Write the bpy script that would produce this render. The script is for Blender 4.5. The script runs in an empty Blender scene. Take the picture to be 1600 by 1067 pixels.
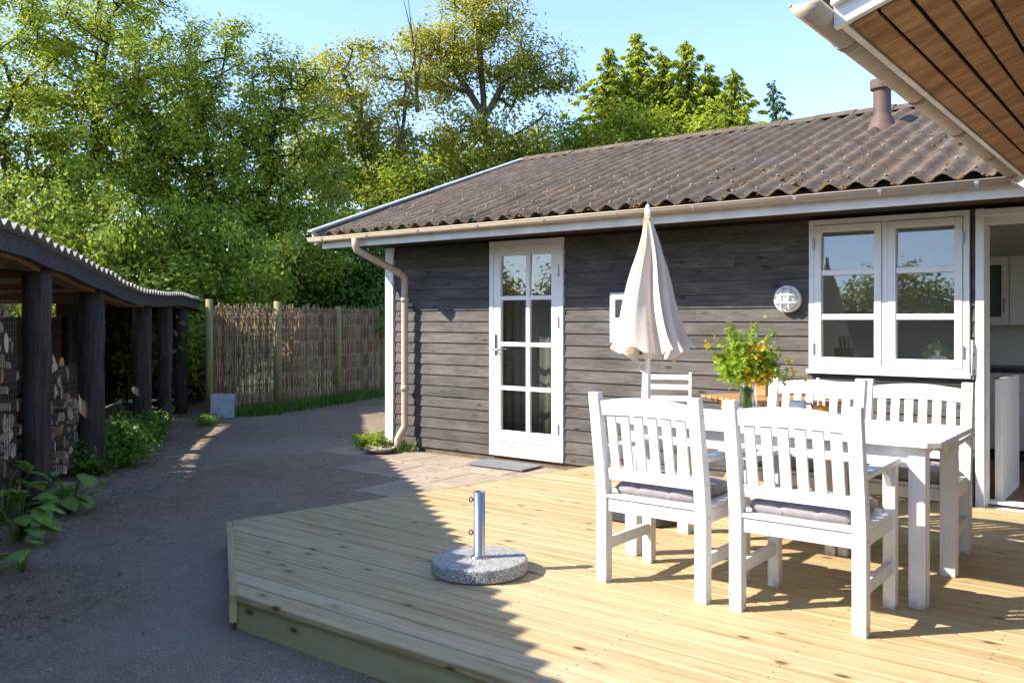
import bpy, bmesh, math, random
import numpy as np
from mathutils import Vector, Matrix, noise as mnoise

random.seed(7)
SC = bpy.context.scene
COL = SC.collection
R = math.radians

# ------------------------------------------------------------------ camera, sky, sun, exposure
cam_d = bpy.data.cameras.new('camera')
cam = bpy.data.objects.new('camera', cam_d); COL.objects.link(cam)
cam.location = (0, 0, 1.44)
cam.rotation_euler = (R(90), 0, R(37.73))
cam_d.sensor_width = 36; cam_d.lens = 30.94; cam_d.shift_y = -0.0209
cam_d.clip_start = 0.05; cam_d.clip_end = 3000
SC.camera = cam

SUN_EL = R(35.6)
SUN_TO = Vector((-0.67, -0.742, 0)).normalized()          # horizontal direction towards the sun
world = bpy.data.worlds.new('World'); SC.world = world; world.use_nodes = True
wn = world.node_tree.nodes; wl = world.node_tree.links
for n in list(wn): wn.remove(n)
sky = wn.new('ShaderNodeTexSky'); sky.sky_type = 'NISHITA'; sky.sun_disc = False
sky.sun_elevation = SUN_EL; sky.sun_rotation = math.atan2(SUN_TO.x, SUN_TO.y)
sky.altitude = 0; sky.air_density = 1.0; sky.dust_density = 0.2; sky.ozone_density = 3.0
bg = wn.new('ShaderNodeBackground'); bg.inputs['Strength'].default_value = 0.15
wo = wn.new('ShaderNodeOutputWorld')
tint = wn.new('ShaderNodeMix'); tint.data_type = 'RGBA'; tint.blend_type = 'MULTIPLY'; tint.inputs[0].default_value = 1.0; tint.inputs[7].default_value = (1.01, 0.965, 1.03, 1)   # camera white balance of the whole sky
wl.new(sky.outputs[0], tint.inputs[6]); wl.new(tint.outputs[2], bg.inputs[0]); wl.new(bg.outputs[0], wo.inputs[0])

sun_d = bpy.data.lights.new('sun', 'SUN'); sun_d.energy = 4.3; sun_d.angle = R(0.5); sun_d.color = (1.0, 0.93, 0.82)
sun = bpy.data.objects.new('sun', sun_d); COL.objects.link(sun)
to_sun = Vector((SUN_TO.x * math.cos(SUN_EL), SUN_TO.y * math.cos(SUN_EL), math.sin(SUN_EL)))
sun.rotation_euler = to_sun.to_track_quat('Z', 'Y').to_euler()
sun.location = to_sun * 60

SC.view_settings.view_transform = 'Standard'
SC.view_settings.look = 'None'
SC.view_settings.exposure = 1.42
SC.view_settings.gamma = 1.0
SC.render.engine = 'CYCLES'
SC.cycles.max_bounces = 7
SC.cycles.transparent_max_bounces = 12

# ------------------------------------------------------------------ material helpers
class NT:
    def __init__(s, name):
        s.m = bpy.data.materials.new(name); s.m.use_nodes = True
        s.t = s.m.node_tree; s.n = s.t.nodes; s.l = s.t.links
        s.b = s.n['Principled BSDF']; s.out = s.n['Material Output']
    def new(s, t, **k):
        n = s.n.new(t)
        for a, v in k.items(): setattr(n, a, v)
        return n
    def put(s, sock, v):
        if hasattr(v, 'links') or isinstance(v, bpy.types.NodeSocket): s.l.new(v, sock)
        else: sock.default_value = v
    def coord(s, scale=(1, 1, 1), kind='Object', rnd=True):
        tc = s.new('ShaderNodeTexCoord')
        mp = s.new('ShaderNodeMapping'); mp.inputs['Scale'].default_value = scale
        v = tc.outputs[kind]
        if rnd:
            oi = s.new('ShaderNodeObjectInfo')
            mu = s.new('ShaderNodeMath', operation='MULTIPLY'); s.l.new(oi.outputs['Random'], mu.inputs[0]); mu.inputs[1].default_value = 37.0
            ad = s.new('ShaderNodeVectorMath', operation='ADD'); s.l.new(v, ad.inputs[0]); s.l.new(mu.outputs[0], ad.inputs[1]); v = ad.outputs[0]
        s.l.new(v, mp.inputs['Vector']); return mp.outputs[0]
    def noise(s, vec, scale=5, detail=5, rough=0.6, dist=0.0):
        n = s.new('ShaderNodeTexNoise'); n.inputs['Scale'].default_value = scale; n.inputs['Detail'].default_value = detail
        n.inputs['Roughness'].default_value = rough; n.inputs['Distortion'].default_value = dist
        s.l.new(vec, n.inputs['Vector']); return n.outputs['Fac']
    def voronoi(s, vec, scale=5, feature='F1', out='Distance'):
        n = s.new('ShaderNodeTexVoronoi', feature=feature); n.inputs['Scale'].default_value = scale
        s.l.new(vec, n.inputs['Vector']); return n.outputs[out]
    def ramp(s, fac, stops):
        n = s.new('ShaderNodeValToRGB'); e = n.color_ramp.elements
        while len(e) < len(stops): e.new(0.5)
        for k, (p, c) in enumerate(stops):
            e[k].position = p; e[k].color = c if len(c) == 4 else (*c, 1)
        s.l.new(fac, n.inputs['Fac']); return n.outputs['Color']
    def mix(s, fac, a, b, blend='MIX'):
        n = s.new('ShaderNodeMix', data_type='RGBA', blend_type=blend)
        s.put(n.inputs[0], fac)
        for sock, v in ((n.inputs[6], a), (n.inputs[7], b)):
            if isinstance(v, tuple): v = (*v, 1) if len(v) == 3 else v
            s.put(sock, v)
        return n.outputs[2]
    def rand(s, island=False):
        if island: return s.new('ShaderNodeNewGeometry').outputs['Random Per Island']
        return s.new('ShaderNodeObjectInfo').outputs['Random']
    def bump(s, h, strength=0.3, dist=0.01):
        n = s.new('ShaderNodeBump'); n.inputs['Strength'].default_value = strength; n.inputs['Distance'].default_value = dist
        s.l.new(h, n.inputs['Height']); s.l.new(n.outputs[0], s.b.inputs['Normal']); return n.outputs[0]
    def base(s, col, rough=0.7, spec=0.3, metal=0.0):
        if isinstance(col, tuple): col = (*col, 1) if len(col) == 3 else col
        s.put(s.b.inputs['Base Color'], col); s.put(s.b.inputs['Roughness'], rough)
        s.b.inputs['Specular IOR Level'].default_value = spec; s.b.inputs['Metallic'].default_value = metal
        return s.m

def G(v): return (v, v, v)

def mat_simple(name, c1, c2, scale=6, stretch=(1, 1, 1), rough=0.7, spec=0.3, bump=0.15, bd=0.004, metal=0.0, kind='Object'):
    t = NT(name); v = t.coord(stretch, kind)
    n = t.noise(v, scale, 6, 0.65)
    t.base(t.ramp(n, [(0.3, c1), (0.7, c2)]), rough, spec, metal)
    if bump: t.bump(n, bump, bd)
    return t.m

def mat_deck(name, cols, knot=(0.10, 0.055, 0.02), axis=0):
    t = NT(name)
    st = [22.0, 22.0, 22.0]; st[axis] = 0.9
    v = t.coord(tuple(st)); g = t.noise(v, 1.3, 5, 0.6, 0.6)
    r = t.rand()
    tone = t.ramp(r, [(0.0, cols[0]), (0.35, cols[1]), (0.7, cols[2]), (1.0, cols[3])])
    grain = t.ramp(g, [(0.28, (0.70, 0.56, 0.40)), (0.48, (1, 1, 1)), (0.72, (1.18, 1.17, 1.10))])
    c = t.mix(1.0, tone, grain, 'MULTIPLY')
    sk = [8.0, 8.0, 8.0]; sk[axis] = 3.6
    vk = t.coord(tuple(sk)); k = t.voronoi(vk, 1.0)
    kf = t.ramp(k, [(0.06, G(1)), (0.14, G(0))])
    halo = t.ramp(k, [(0.08, G(0.55)), (0.30, G(0))])
    c = t.mix(halo, c, (cols[3][0] * 0.72, cols[3][1] * 0.60, cols[3][2] * 0.42))
    c = t.mix(kf, c, knot)
    sv = t.coord((0.8, 0.8, 0.8), 'Object'); sm = t.noise(sv, 1.7, 4, 0.6)
    c = t.mix(t.ramp(sm, [(0.50, G(0)), (0.78, G(0.28))]), c, (0.24, 0.25, 0.14))
    t.base(c, 0.62, 0.25); t.bump(g, 0.25, 0.002)
    return t.m

def mat_cladding():
    t = NT('weathered_black_cladding')
    v = t.coord((3.0, 70, 70)); g = t.noise(v, 1.5, 8, 0.75, 0.25)
    v2 = t.coord((2.2, 9, 9)); b = t.noise(v2, 1.1, 6, 0.7, 0.3)
    v3 = t.coord((14, 90, 90)); f = t.noise(v3, 1.0, 3, 0.6)
    r = t.rand()
    c = t.ramp(b, [(0.25, (0.052, 0.047, 0.042)), (0.5, (0.093, 0.085, 0.077)), (0.75, (0.142, 0.130, 0.118))])
    c = t.mix(1.0, c, t.ramp(g, [(0.32, (0.52, 0.52, 0.52)), (0.5, (0.94, 0.94, 0.94)), (0.68, (1.38, 1.36, 1.33))]), 'MULTIPLY')
    c = t.mix(1.0, c, t.ramp(r, [(0, (0.86, 0.86, 0.87)), (1, (1.16, 1.14, 1.12))]), 'MULTIPLY')
    c = t.mix(t.ramp(f, [(0.66, G(0)), (0.74, G(0.55))]), c, (0.19, 0.18, 0.17))
    vk = t.coord((3.4, 9, 9)); k = t.voronoi(vk, 1.0)
    c = t.mix(t.ramp(k, [(0.05, G(0.85)), (0.17, G(0))]), c, (0.018, 0.016, 0.015))
    t.base(c, 0.78, 0.2); t.bump(g, 0.6, 0.003); return t.m

def mat_leaf(name, stops, trans=0.35, tcol=(0.32, 0.42, 0.05), rough=0.5, spec=0.35, brown=0.0):
    t = NT(name)
    r = t.rand(True)
    v = t.coord((1, 1, 1), 'Object', False); n = t.noise(v, 0.55, 3, 0.6)
    ad = t.new('ShaderNodeMath', operation='MULTIPLY_ADD'); t.l.new(n, ad.inputs[0]); ad.inputs[1].default_value = 0.8
    su = t.new('ShaderNodeMath', operation='MULTIPLY_ADD'); t.l.new(r, su.inputs[0]); su.inputs[1].default_value = 0.40; su.inputs[2].default_value = -0.11
    t.l.new(su.outputs[0], ad.inputs[2])
    c = t.ramp(ad.outputs[0], stops)
    t.base(c, rough, spec)
    tr = t.new('ShaderNodeBsdfTranslucent')
    tc = t.mix(0.6, c, tcol); t.l.new(tc, tr.inputs['Color'])
    mx = t.new('ShaderNodeMixShader'); mx.inputs[0].default_value = trans
    t.l.new(t.b.outputs[0], mx.inputs[1]); t.l.new(tr.outputs[0], mx.inputs[2]); t.l.new(mx.outputs[0], t.out.inputs[0])
    return t.m

def mat_glass(name, f0=0.065, tint=(0.96, 0.98, 0.97)):
    """thin pane: clear, with a Fresnel-like reflection that is the same from both sides"""
    t = NT(name)
    gl = t.new('ShaderNodeBsdfGlossy'); gl.inputs['Roughness'].default_value = 0.0; gl.inputs['Color'].default_value = (1, 1, 1, 1)
    tr = t.new('ShaderNodeBsdfTransparent'); tr.inputs[0].default_value = (*tint, 1)
    lw = t.new('ShaderNodeLayerWeight'); lw.inputs[0].default_value = 0.5
    pw = t.new('ShaderNodeMath', operation='POWER'); t.l.new(lw.outputs['Facing'], pw.inputs[0]); pw.inputs[1].default_value = 4.0
    ma = t.new('ShaderNodeMath', operation='MULTIPLY_ADD'); t.l.new(pw.outputs[0], ma.inputs[0]); ma.inputs[1].default_value = 1 - f0; ma.inputs[2].default_value = f0
    mx = t.new('ShaderNodeMixShader'); t.l.new(ma.outputs[0], mx.inputs[0]); t.l.new(tr.outputs[0], mx.inputs[1]); t.l.new(gl.outputs[0], mx.inputs[2])
    t.l.new(mx.outputs[0], t.out.inputs[0]); return t.m

M = {}
M['white'] = mat_simple('white_paint', (0.74, 0.73, 0.70), (0.82, 0.81, 0.79), 9, (1, 1, 1), 0.42, 0.4, 0.08, 0.002)
t = NT('white_garden_paint'); v = t.coord((1, 1, 1)); vg = t.coord((40, 40, 3)); g = t.noise(vg, 1.0, 5, 0.65); n = t.noise(v, 3, 4)
c = t.mix(1.0, t.ramp(n, [(0.3, (0.64, 0.635, 0.615)), (0.7, (0.72, 0.715, 0.70))]), t.ramp(g, [(0.30, (0.86, 0.85, 0.83)), (0.5, (1, 1, 1))]), 'MULTIPLY')
ge = t.new('ShaderNodeNewGeometry'); sx = t.new('ShaderNodeSeparateXYZ'); t.l.new(ge.outputs['Position'], sx.inputs[0]); dn = t.noise(t.coord((1, 1, 1), 'Object'), 22, 4)
dz = t.new('ShaderNodeMapRange'); t.l.new(sx.outputs['Z'], dz.inputs[0]); dz.inputs[1].default_value = 0.17; dz.inputs[2].default_value = 0.27; dz.inputs[3].default_value = 0.9; dz.inputs[4].default_value = 0.0
dm = t.new('ShaderNodeMath', operation='MULTIPLY'); t.l.new(dz.outputs[0], dm.inputs[0]); t.l.new(t.ramp(dn, [(0.42, G(0)), (0.62, G(1))]), dm.inputs[1])
c = t.mix(dm.outputs[0], c, (0.36, 0.31, 0.24)); t.base(c, 0.45, 0.4); t.bump(g, 0.25, 0.002); M['chair_white'] = t.m
M['white_worn'] = mat_simple('worn_white_paint', (0.55, 0.53, 0.48), (0.78, 0.77, 0.74), 5, (1, 1, 1), 0.55, 0.35, 0.15, 0.003)
M['clad'] = mat_cladding()
M['core'] = mat_simple('dark_wall_core', (0.02, 0.018, 0.016), (0.035, 0.03, 0.028), 4)
M['plinth'] = mat_simple('brown_plinth', (0.10, 0.075, 0.05), (0.17, 0.13, 0.09), 7, (1, 1, 3), 0.85, 0.15, 0.3)
M['deck'] = mat_deck('fresh_pine_decking', [(0.41, 0.295, 0.145), (0.455, 0.34, 0.185), (0.415, 0.325, 0.175), (0.48, 0.38, 0.23)])
M['fascia_pine'] = mat_deck('green_treated_pine', [(0.37, 0.345, 0.165), (0.41, 0.37, 0.19), (0.35, 0.32, 0.155), (0.43, 0.375, 0.21)])
M['gutter'] = mat_simple('beige_brown_pvc', (0.42, 0.32, 0.22), (0.52, 0.42, 0.31), 3, (0.6, 6, 6), 0.45, 0.4, 0.05)
M['gutter_clip'] = mat_simple('grey_clip', (0.45, 0.45, 0.45), (0.6, 0.6, 0.6), 8, rough=0.4)
M['steel'] = mat_simple('brushed_steel', (0.40, 0.385, 0.36), (0.52, 0.50, 0.47), 30, (8, 8, 0.3), 0.26, 0.5, 0.03, 0.001, 1.0)
M['iron'] = mat_simple('grey_hinge_metal', (0.30, 0.30, 0.30), (0.42, 0.42, 0.42), 12, rough=0.4, metal=0.8)
M['black_plastic'] = mat_simple('black_plastic', (0.03, 0.03, 0.032), (0.055, 0.055, 0.058), 20, rough=0.45, bump=0.2)
M['glass'] = mat_glass('window_glass')
t = NT('vase_glass'); gl = t.new('ShaderNodeBsdfGlossy'); gl.inputs['Roughness'].default_value = 0.02; tr = t.new('ShaderNodeBsdfTransparent'); tr.inputs[0].default_value = (0.93, 0.96, 0.95, 1)
lw = t.new('ShaderNodeLayerWeight'); lw.inputs[0].default_value = 0.35; mx = t.new('ShaderNodeMixShader'); t.l.new(lw.outputs['Facing'], mx.inputs[0]); t.l.new(tr.outputs[0], mx.inputs[1]); t.l.new(gl.outputs[0], mx.inputs[2]); t.l.new(mx.outputs[0], t.out.inputs[0]); M['vase_glass'] = t.m
M['lamp_glass'] = mat_simple('opal_glass', (0.80, 0.77, 0.72), (0.86, 0.83, 0.78), 3, rough=0.15, bump=0)
M['canvas'] = None
t = NT('cream_canvas'); v = t.coord((1, 1, 1)); n = t.noise(v, 3.5, 5, 0.6); w = t.noise(v, 160, 2, 0.5)
c = t.ramp(n, [(0.3, (0.62, 0.54, 0.44)), (0.65, (0.74, 0.67, 0.58))]); t.base(c, 0.85, 0.1); t.bump(w, 0.12, 0.002)
tr = t.new('ShaderNodeBsdfTranslucent'); tr.inputs[0].default_value = (0.72, 0.55, 0.38, 1)
mx = t.new('ShaderNodeMixShader'); mx.inputs[0].default_value = 0.22
t.l.new(t.b.outputs[0], mx.inputs[1]); t.l.new(tr.outputs[0], mx.inputs[2]); t.l.new(mx.outputs[0], t.out.inputs[0]); M['canvas'] = t.m
t = NT('grey_cushion_cloth'); v = t.coord((1, 1, 1)); n = t.noise(v, 6, 4); w = t.noise(v, 320, 2, 0.6)
c = t.mix(0.5, t.ramp(n, [(0.3, (0.24, 0.215, 0.22)), (0.7, (0.33, 0.30, 0.305))]), t.ramp(w, [(0.3, (0.14, 0.125, 0.13)), (0.7, (0.42, 0.39, 0.40))])); t.base(c, 0.9, 0.1); t.bump(w, 0.3, 0.002); M['cushion'] = t.m
t = NT('speckled_granite'); v = t.coord((1, 1, 1), 'Object', False); a = t.voronoi(v, 270, 'F1', 'Color'); n = t.noise(v, 150, 3, 0.7)
sp = t.new('ShaderNodeSeparateColor'); t.l.new(a, sp.inputs[0])
c = t.ramp(sp.outputs[0], [(0.0, (0.035, 0.034, 0.035)), (0.25, (0.12, 0.117, 0.118)), (0.5, (0.30, 0.29, 0.28)), (0.8, (0.52, 0.50, 0.47))])
t.base(c, 0.55, 0.35); t.bump(n, 0.3, 0.002); M['granite'] = t.m
t = NT('brown_corrugated_cement'); v = t.coord((1, 1, 1), 'Generated', False); vo = t.coord((1, 1, 1), 'Object', True)
n1 = t.noise(vo, 5.0, 6, 0.7); n2 = t.noise(vo, 26, 5, 0.7); n3 = t.noise(vo, 1.6, 4, 0.6)
c = t.ramp(n1, [(0.3, (0.086, 0.063, 0.045)), (0.5, (0.126, 0.097, 0.071)), (0.72, (0.188, 0.154, 0.118))])
c = t.mix(t.ramp(n2, [(0.52, G(0)), (0.66, G(0.8))]), c, (0.055, 0.043, 0.036))
lm = t.new('ShaderNodeMath', operation='MULTIPLY'); t.l.new(n2, lm.inputs[0]); t.l.new(n3, lm.inputs[1])
c = t.mix(t.ramp(lm.outputs[0], [(0.33, G(0)), (0.40, G(0.7))]), c, (0.22, 0.105, 0.05))
t.base(c, 0.9, 0.12); t.bump(n2, 0.5, 0.006); M['roof'] = t.m
M['shed_sheet'] = mat_simple('pale_grey_fibre_sheet', (0.24, 0.22, 0.19), (0.42, 0.39, 0.35), 7, (1, 1, 1), 0.9, 0.1, 0.4, 0.006)
M['moss'] = mat_simple('brown_moss', (0.10, 0.055, 0.02), (0.26, 0.14, 0.05), 14, rough=1.0, spec=0.0, bump=0.6)
M['tar_post'] = mat_simple('tarred_post', (0.020, 0.017, 0.015), (0.080, 0.069, 0.061), 3.0, (9, 9, 0.9), 0.8, 0.2, 0.6, 0.008)
M['tar_beam'] = mat_simple('tarred_beam', (0.035, 0.034, 0.034), (0.075, 0.072, 0.070), 3.0, (1, 6, 14), 0.75, 0.2, 0.4, 0.004)
M['raw_wood'] = mat_simple('brown_rough_wood', (0.13, 0.075, 0.035), (0.25, 0.16, 0.085), 2.5, (1, 12, 12), 0.85, 0.15, 0.4, 0.004)
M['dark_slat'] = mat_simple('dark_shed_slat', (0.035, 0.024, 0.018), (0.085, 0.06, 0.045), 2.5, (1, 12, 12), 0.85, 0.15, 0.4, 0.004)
M['soffit'] = mat_simple('orange_brown_soffit', (0.21, 0.105, 0.05), (0.52, 0.30, 0.155), 2.6, (5, 1.6, 5), 0.85, 0.12, 0.9, 0.008)
M['green_post'] = mat_simple('green_treated_post', (0.21, 0.185, 0.08), (0.32, 0.28, 0.13), 3, (8, 8, 0.8), 0.85, 0.15, 0.4, 0.004)
t = NT('willow_withes'); r = t.rand(True); t.base(t.ramp(r, [(0, (0.15, 0.096, 0.056)), (0.5, (0.285, 0.192, 0.112)), (1, (0.43, 0.315, 0.195))]), 0.85, 0.15); M['withe'] = t.m
M['log_bark'] = mat_simple('log_bark', (0.06, 0.042, 0.03), (0.15, 0.11, 0.08), 6, (1, 6, 6), 0.95, 0.1, 0.6, 0.01)
t = NT('split_log_wood'); v = t.coord((1, 1, 1)); n = t.noise(v, 9, 5); r = t.rand()
c = t.mix(1.0, t.ramp(r, [(0, (0.50, 0.34, 0.23)), (0.4, (0.68, 0.52, 0.38)), (0.8, (0.70, 0.57, 0.45)), (1, (0.62, 0.31, 0.13))]), t.ramp(n, [(0.3, (0.6, 0.55, 0.5)), (0.7, (1, 1, 1))]), 'MULTIPLY'); t.base(c, 0.85, 0.15); t.bump(n, 0.3, 0.004); M['log_wood'] = t.m
M['wire'] = mat_simple('rusty_wire', (0.08, 0.06, 0.05), (0.15, 0.12, 0.10), 20, rough=0.6, bump=0)
M['bark'] = mat_simple('tree_bark', (0.075, 0.058, 0.042), (0.17, 0.14, 0.105), 5, (3, 3, 0.8), 0.95, 0.1, 0.6, 0.02)
M['bark_dark'] = mat_simple('dark_twig_bark', (0.035, 0.028, 0.02), (0.085, 0.068, 0.05), 5, (3, 3, 0.8), 0.95, 0.1, 0.4, 0.01)
M['leaf_bright'] = mat_leaf('fresh_green_leaf', [(0.12, (0.074, 0.15, 0.019)), (0.4, (0.174, 0.275, 0.029)), (0.65, (0.322, 0.41, 0.041)), (0.9, (0.487, 0.53, 0.066))], 0.45, (0.55, 0.56, 0.05))
M['leaf_oak'] = mat_leaf('yellow_green_leaf', [(0.12, (0.085, 0.14, 0.02)), (0.4, (0.205, 0.25, 0.028)), (0.65, (0.36, 0.365, 0.04)), (0.9, (0.52, 0.44, 0.06))], 0.45, (0.60, 0.52, 0.06))
M['leaf_dark'] = mat_leaf('dark_green_leaf', [(0.15, (0.045, 0.108, 0.015)), (0.5, (0.1, 0.195, 0.024)), (0.8, (0.18, 0.28, 0.036)), (1.0, (0.26, 0.33, 0.05))], 0.32, (0.20, 0.34, 0.03))
M['leaf_conifer'] = mat_leaf('yellow_conifer_spray', [(0.12, (0.13, 0.22, 0.025)), (0.4, (0.29, 0.38, 0.035)), (0.65, (0.46, 0.5, 0.05)), (0.9, (0.6, 0.58, 0.07))], 0.42, (0.58, 0.60, 0.04))
M['leaf_bluegreen'] = mat_leaf('spruce_needles', [(0.2, (0.042, 0.098, 0.031)), (0.5, (0.09, 0.18, 0.056)), (0.9, (0.195, 0.285, 0.07))], 0.2, (0.2, 0.3, 0.06))
M['leaf_weed'] = mat_leaf('weed_leaf', [(0.15, (0.061, 0.135, 0.02)), (0.5, (0.124, 0.246, 0.029)), (0.8, (0.202, 0.338, 0.04)), (1.0, (0.281, 0.406, 0.053))], 0.35, (0.25, 0.45, 0.04))
M['leaf_bouquet'] = mat_leaf('bouquet_green', [(0.15, (0.11, 0.20, 0.015)), (0.5, (0.22, 0.32, 0.022)), (0.9, (0.40, 0.45, 0.04))], 0.4, (0.5, 0.6, 0.03))
M['petal'] = mat_leaf('yellow_petal', [(0.15, (0.62, 0.30, 0.01)), (0.5, (0.75, 0.42, 0.015)), (0.9, (0.80, 0.58, 0.06))], 0.3, (0.8, 0.5, 0.02))
M['litter'] = mat_leaf('dry_leaf_litter', [(0.15, (0.10, 0.06, 0.035)), (0.5, (0.20, 0.12, 0.07)), (0.9, (0.36, 0.25, 0.16))], 0.1, (0.2, 0.12, 0.06))
M['grass'] = mat_leaf('grass_blade', [(0.15, (0.04, 0.09, 0.012)), (0.5, (0.09, 0.17, 0.02)), (0.9, (0.20, 0.26, 0.05))], 0.35, (0.3, 0.45, 0.05))
t = NT('old_concrete_paving'); v = t.coord((1, 1, 1), 'Object', False)
n1 = t.noise(v, 0.55, 4, 0.6, 0.3); n2 = t.noise(v, 7, 6, 0.7); n3 = t.noise(v, 90, 3, 0.7); n4 = t.noise(v, 1.7, 5, 0.65, 0.6)
c = t.ramp(n3, [(0.36, (0.130, 0.094, 0.060)), (0.52, (0.272, 0.202, 0.130)), (0.68, (0.49, 0.375, 0.255))])
c = t.mix(t.ramp(n2, [(0.38, G(0.5)), (0.60, G(0))]), c, (0.130, 0.104, 0.080))
c = t.mix(t.ramp(n4, [(0.54, G(0)), (0.68, G(0.5))]), c, (0.135, 0.092, 0.060))
vw = t.new('ShaderNodeMix', data_type='VECTOR'); nz = t.new('ShaderNodeTexNoise'); nz.inputs['Scale'].default_value = 2.2; t.l.new(v, nz.inputs['Vector']); vw.inputs[0].default_value = 0.16; t.l.new(v, vw.inputs[4]); t.l.new(nz.outputs['Color'], vw.inputs[5])
ck = t.voronoi(vw.outputs[1], 0.55, 'DISTANCE_TO_EDGE'); c = t.mix(t.ramp(ck, [(0.0012, G(0.5)), (0.005, G(0))]), c, (0.07, 0.055, 0.042))
c = t.mix(t.ramp(n1, [(0.42, G(0)), (0.62, G(0.5))]), c, (0.29, 0.25, 0.21))
t.base(c, 0.92, 0.1); t.bump(n2, 0.6, 0.014); M['paving'] = t.m
t = NT('pinkish_concrete_slab'); v = t.coord((1, 1, 1)); n2 = t.noise(v, 5, 6, 0.7); n3 = t.noise(v, 80, 3, 0.7); r = t.rand()
c = t.mix(1.0, t.ramp(r, [(0, (0.37, 0.300, 0.230)), (1, (0.42, 0.345, 0.27))]), t.ramp(n2, [(0.3, (0.70, 0.66, 0.62)), (0.62, (1, 1, 1))]), 'MULTIPLY')
c = t.mix(1.0, c, t.ramp(n3, [(0.3, (0.8, 0.8, 0.8)), (0.7, (1.1, 1.1, 1.1))]), 'MULTIPLY'); t.base(c, 0.9, 0.15); t.bump(n3, 0.4, 0.004); M['slab'] = t.m
t = NT('soil_and_grass_ground'); v = t.coord((1, 1, 1), 'Object', False); n = t.noise(v, 0.8, 6, 0.7); t.base(t.ramp(n, [(0.35, (0.045, 0.055, 0.02)), (0.6, (0.07, 0.10, 0.03))]), 0.95, 0.1); t.bump(n, 0.5, 0.05); M['ground'] = t.m
M['teak'] = mat_simple('oiled_table_wood', (0.34, 0.165, 0.06), (0.52, 0.29, 0.12), 3, (1, 12, 12), 0.55, 0.3, 0.15, 0.002)
M['mat'] = mat_simple('grey_doormat', (0.10, 0.105, 0.11), (0.30, 0.31, 0.32), 120, rough=0.95, spec=0.05, bump=0.8, bd=0.01)
M['int_wall'] = mat_simple('interior_wall_paint', (0.72, 0.70, 0.66), (0.78, 0.76, 0.72), 3, rough=0.8, bump=0.03)
M['int_floor'] = mat_simple('brown_tile_floor', (0.20, 0.095, 0.05), (0.30, 0.16, 0.09), 5, rough=0.5, bump=0.05)
M['cabinet'] = mat_simple('white_cabinet', (0.68, 0.66, 0.62), (0.74, 0.72, 0.69), 4, rough=0.4, bump=0.02)
M['counter'] = mat_simple('dark_counter', (0.02, 0.021, 0.024), (0.045, 0.046, 0.05), 30, rough=0.35, bump=0.02)
M['bottle'] = mat_simple('dark_bottle_glass', (0.006, 0.007, 0.005), (0.012, 0.012, 0.01), 5, rough=0.08, spec=0.6, bump=0)
M['foil'] = mat_simple('red_foil', (0.20, 0.02, 0.015), (0.28, 0.03, 0.02), 5, rough=0.35, bump=0)
M['ceramic'] = mat_simple('white_ceramic', (0.76, 0.74, 0.70), (0.80, 0.78, 0.75), 5, rough=0.2, bump=0)
M['orange'] = mat_simple('orange_glaze', (0.62, 0.19, 0.015), (0.75, 0.27, 0.03), 6, rough=0.25, bump=0)
t = NT('patterned_mug_glaze'); v = t.coord((1, 1, 1)); a = t.voronoi(v, 24); n = t.noise(v, 20, 2)
c = t.mix(t.ramp(a, [(0.26, G(1)), (0.32, G(0))]), (0.76, 0.74, 0.70), t.ramp(n, [(0.42, (0.05, 0.03, 0.02)), (0.5, (0.45, 0.22, 0.06)), (0.6, (0.12, 0.14, 0.05))])); t.base(c, 0.2, 0.5); M['mug'] = t.m
M['curtain'] = mat_simple('pale_curtain', (0.62, 0.56, 0.50), (0.70, 0.65, 0.60), 8, rough=0.9, bump=0.1)
M['zinc'] = mat_simple('weathered_grey_sheet', (0.30, 0.32, 0.35), (0.50, 0.52, 0.55), 4, (3, 3, 0.8), 0.6, 0.3, 0.2, 0.003)
M['vent_paint'] = mat_simple('brown_vent', (0.085, 0.052, 0.042), (0.13, 0.08, 0.065), 6, rough=0.6)
M['wick'] = mat_simple('fibre', (0.3, 0.22, 0.12), (0.4, 0.3, 0.18), 20)

# ------------------------------------------------------------------ object helpers
def tag(o, label=None, cat=None, group=None, kind=None):
    if label: o['label'] = label
    if cat: o['category'] = cat
    if group: o['group'] = group
    if kind: o['kind'] = kind
    return o
def empty(name, loc=(0, 0, 0), rz=0, label=None, cat=None, group=None, kind=None, parent=None):
    o = bpy.data.objects.new(name, None); COL.objects.link(o); o.location = loc; o.rotation_euler.z = rz
    o.empty_display_size = 0.1
    if parent: o.parent = parent
    return tag(o, label, cat, group, kind)
def link(name, me, mat, parent=None, loc=(0, 0, 0), rot=None, smooth=False):
    o = bpy.data.objects.new(name, me); COL.objects.link(o)
    if mat is not None and len(me.materials) == 0: me.materials.append(mat)
    o.location = loc
    if rot is not None: o.rotation_euler = rot
    if parent: o.parent = parent
    if smooth:
        me.polygons.foreach_set('use_smooth', [True] * len(me.polygons))
    return o
def bm_obj(name, bm, mat, parent=None, loc=(0, 0, 0), rot=None, smooth=False):
    me = bpy.data.meshes.new(name); bmesh.ops.recalc_face_normals(bm, faces=bm.faces); bm.to_mesh(me); bm.free()
    return link(name, me, mat, parent, loc, rot, smooth)
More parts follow.
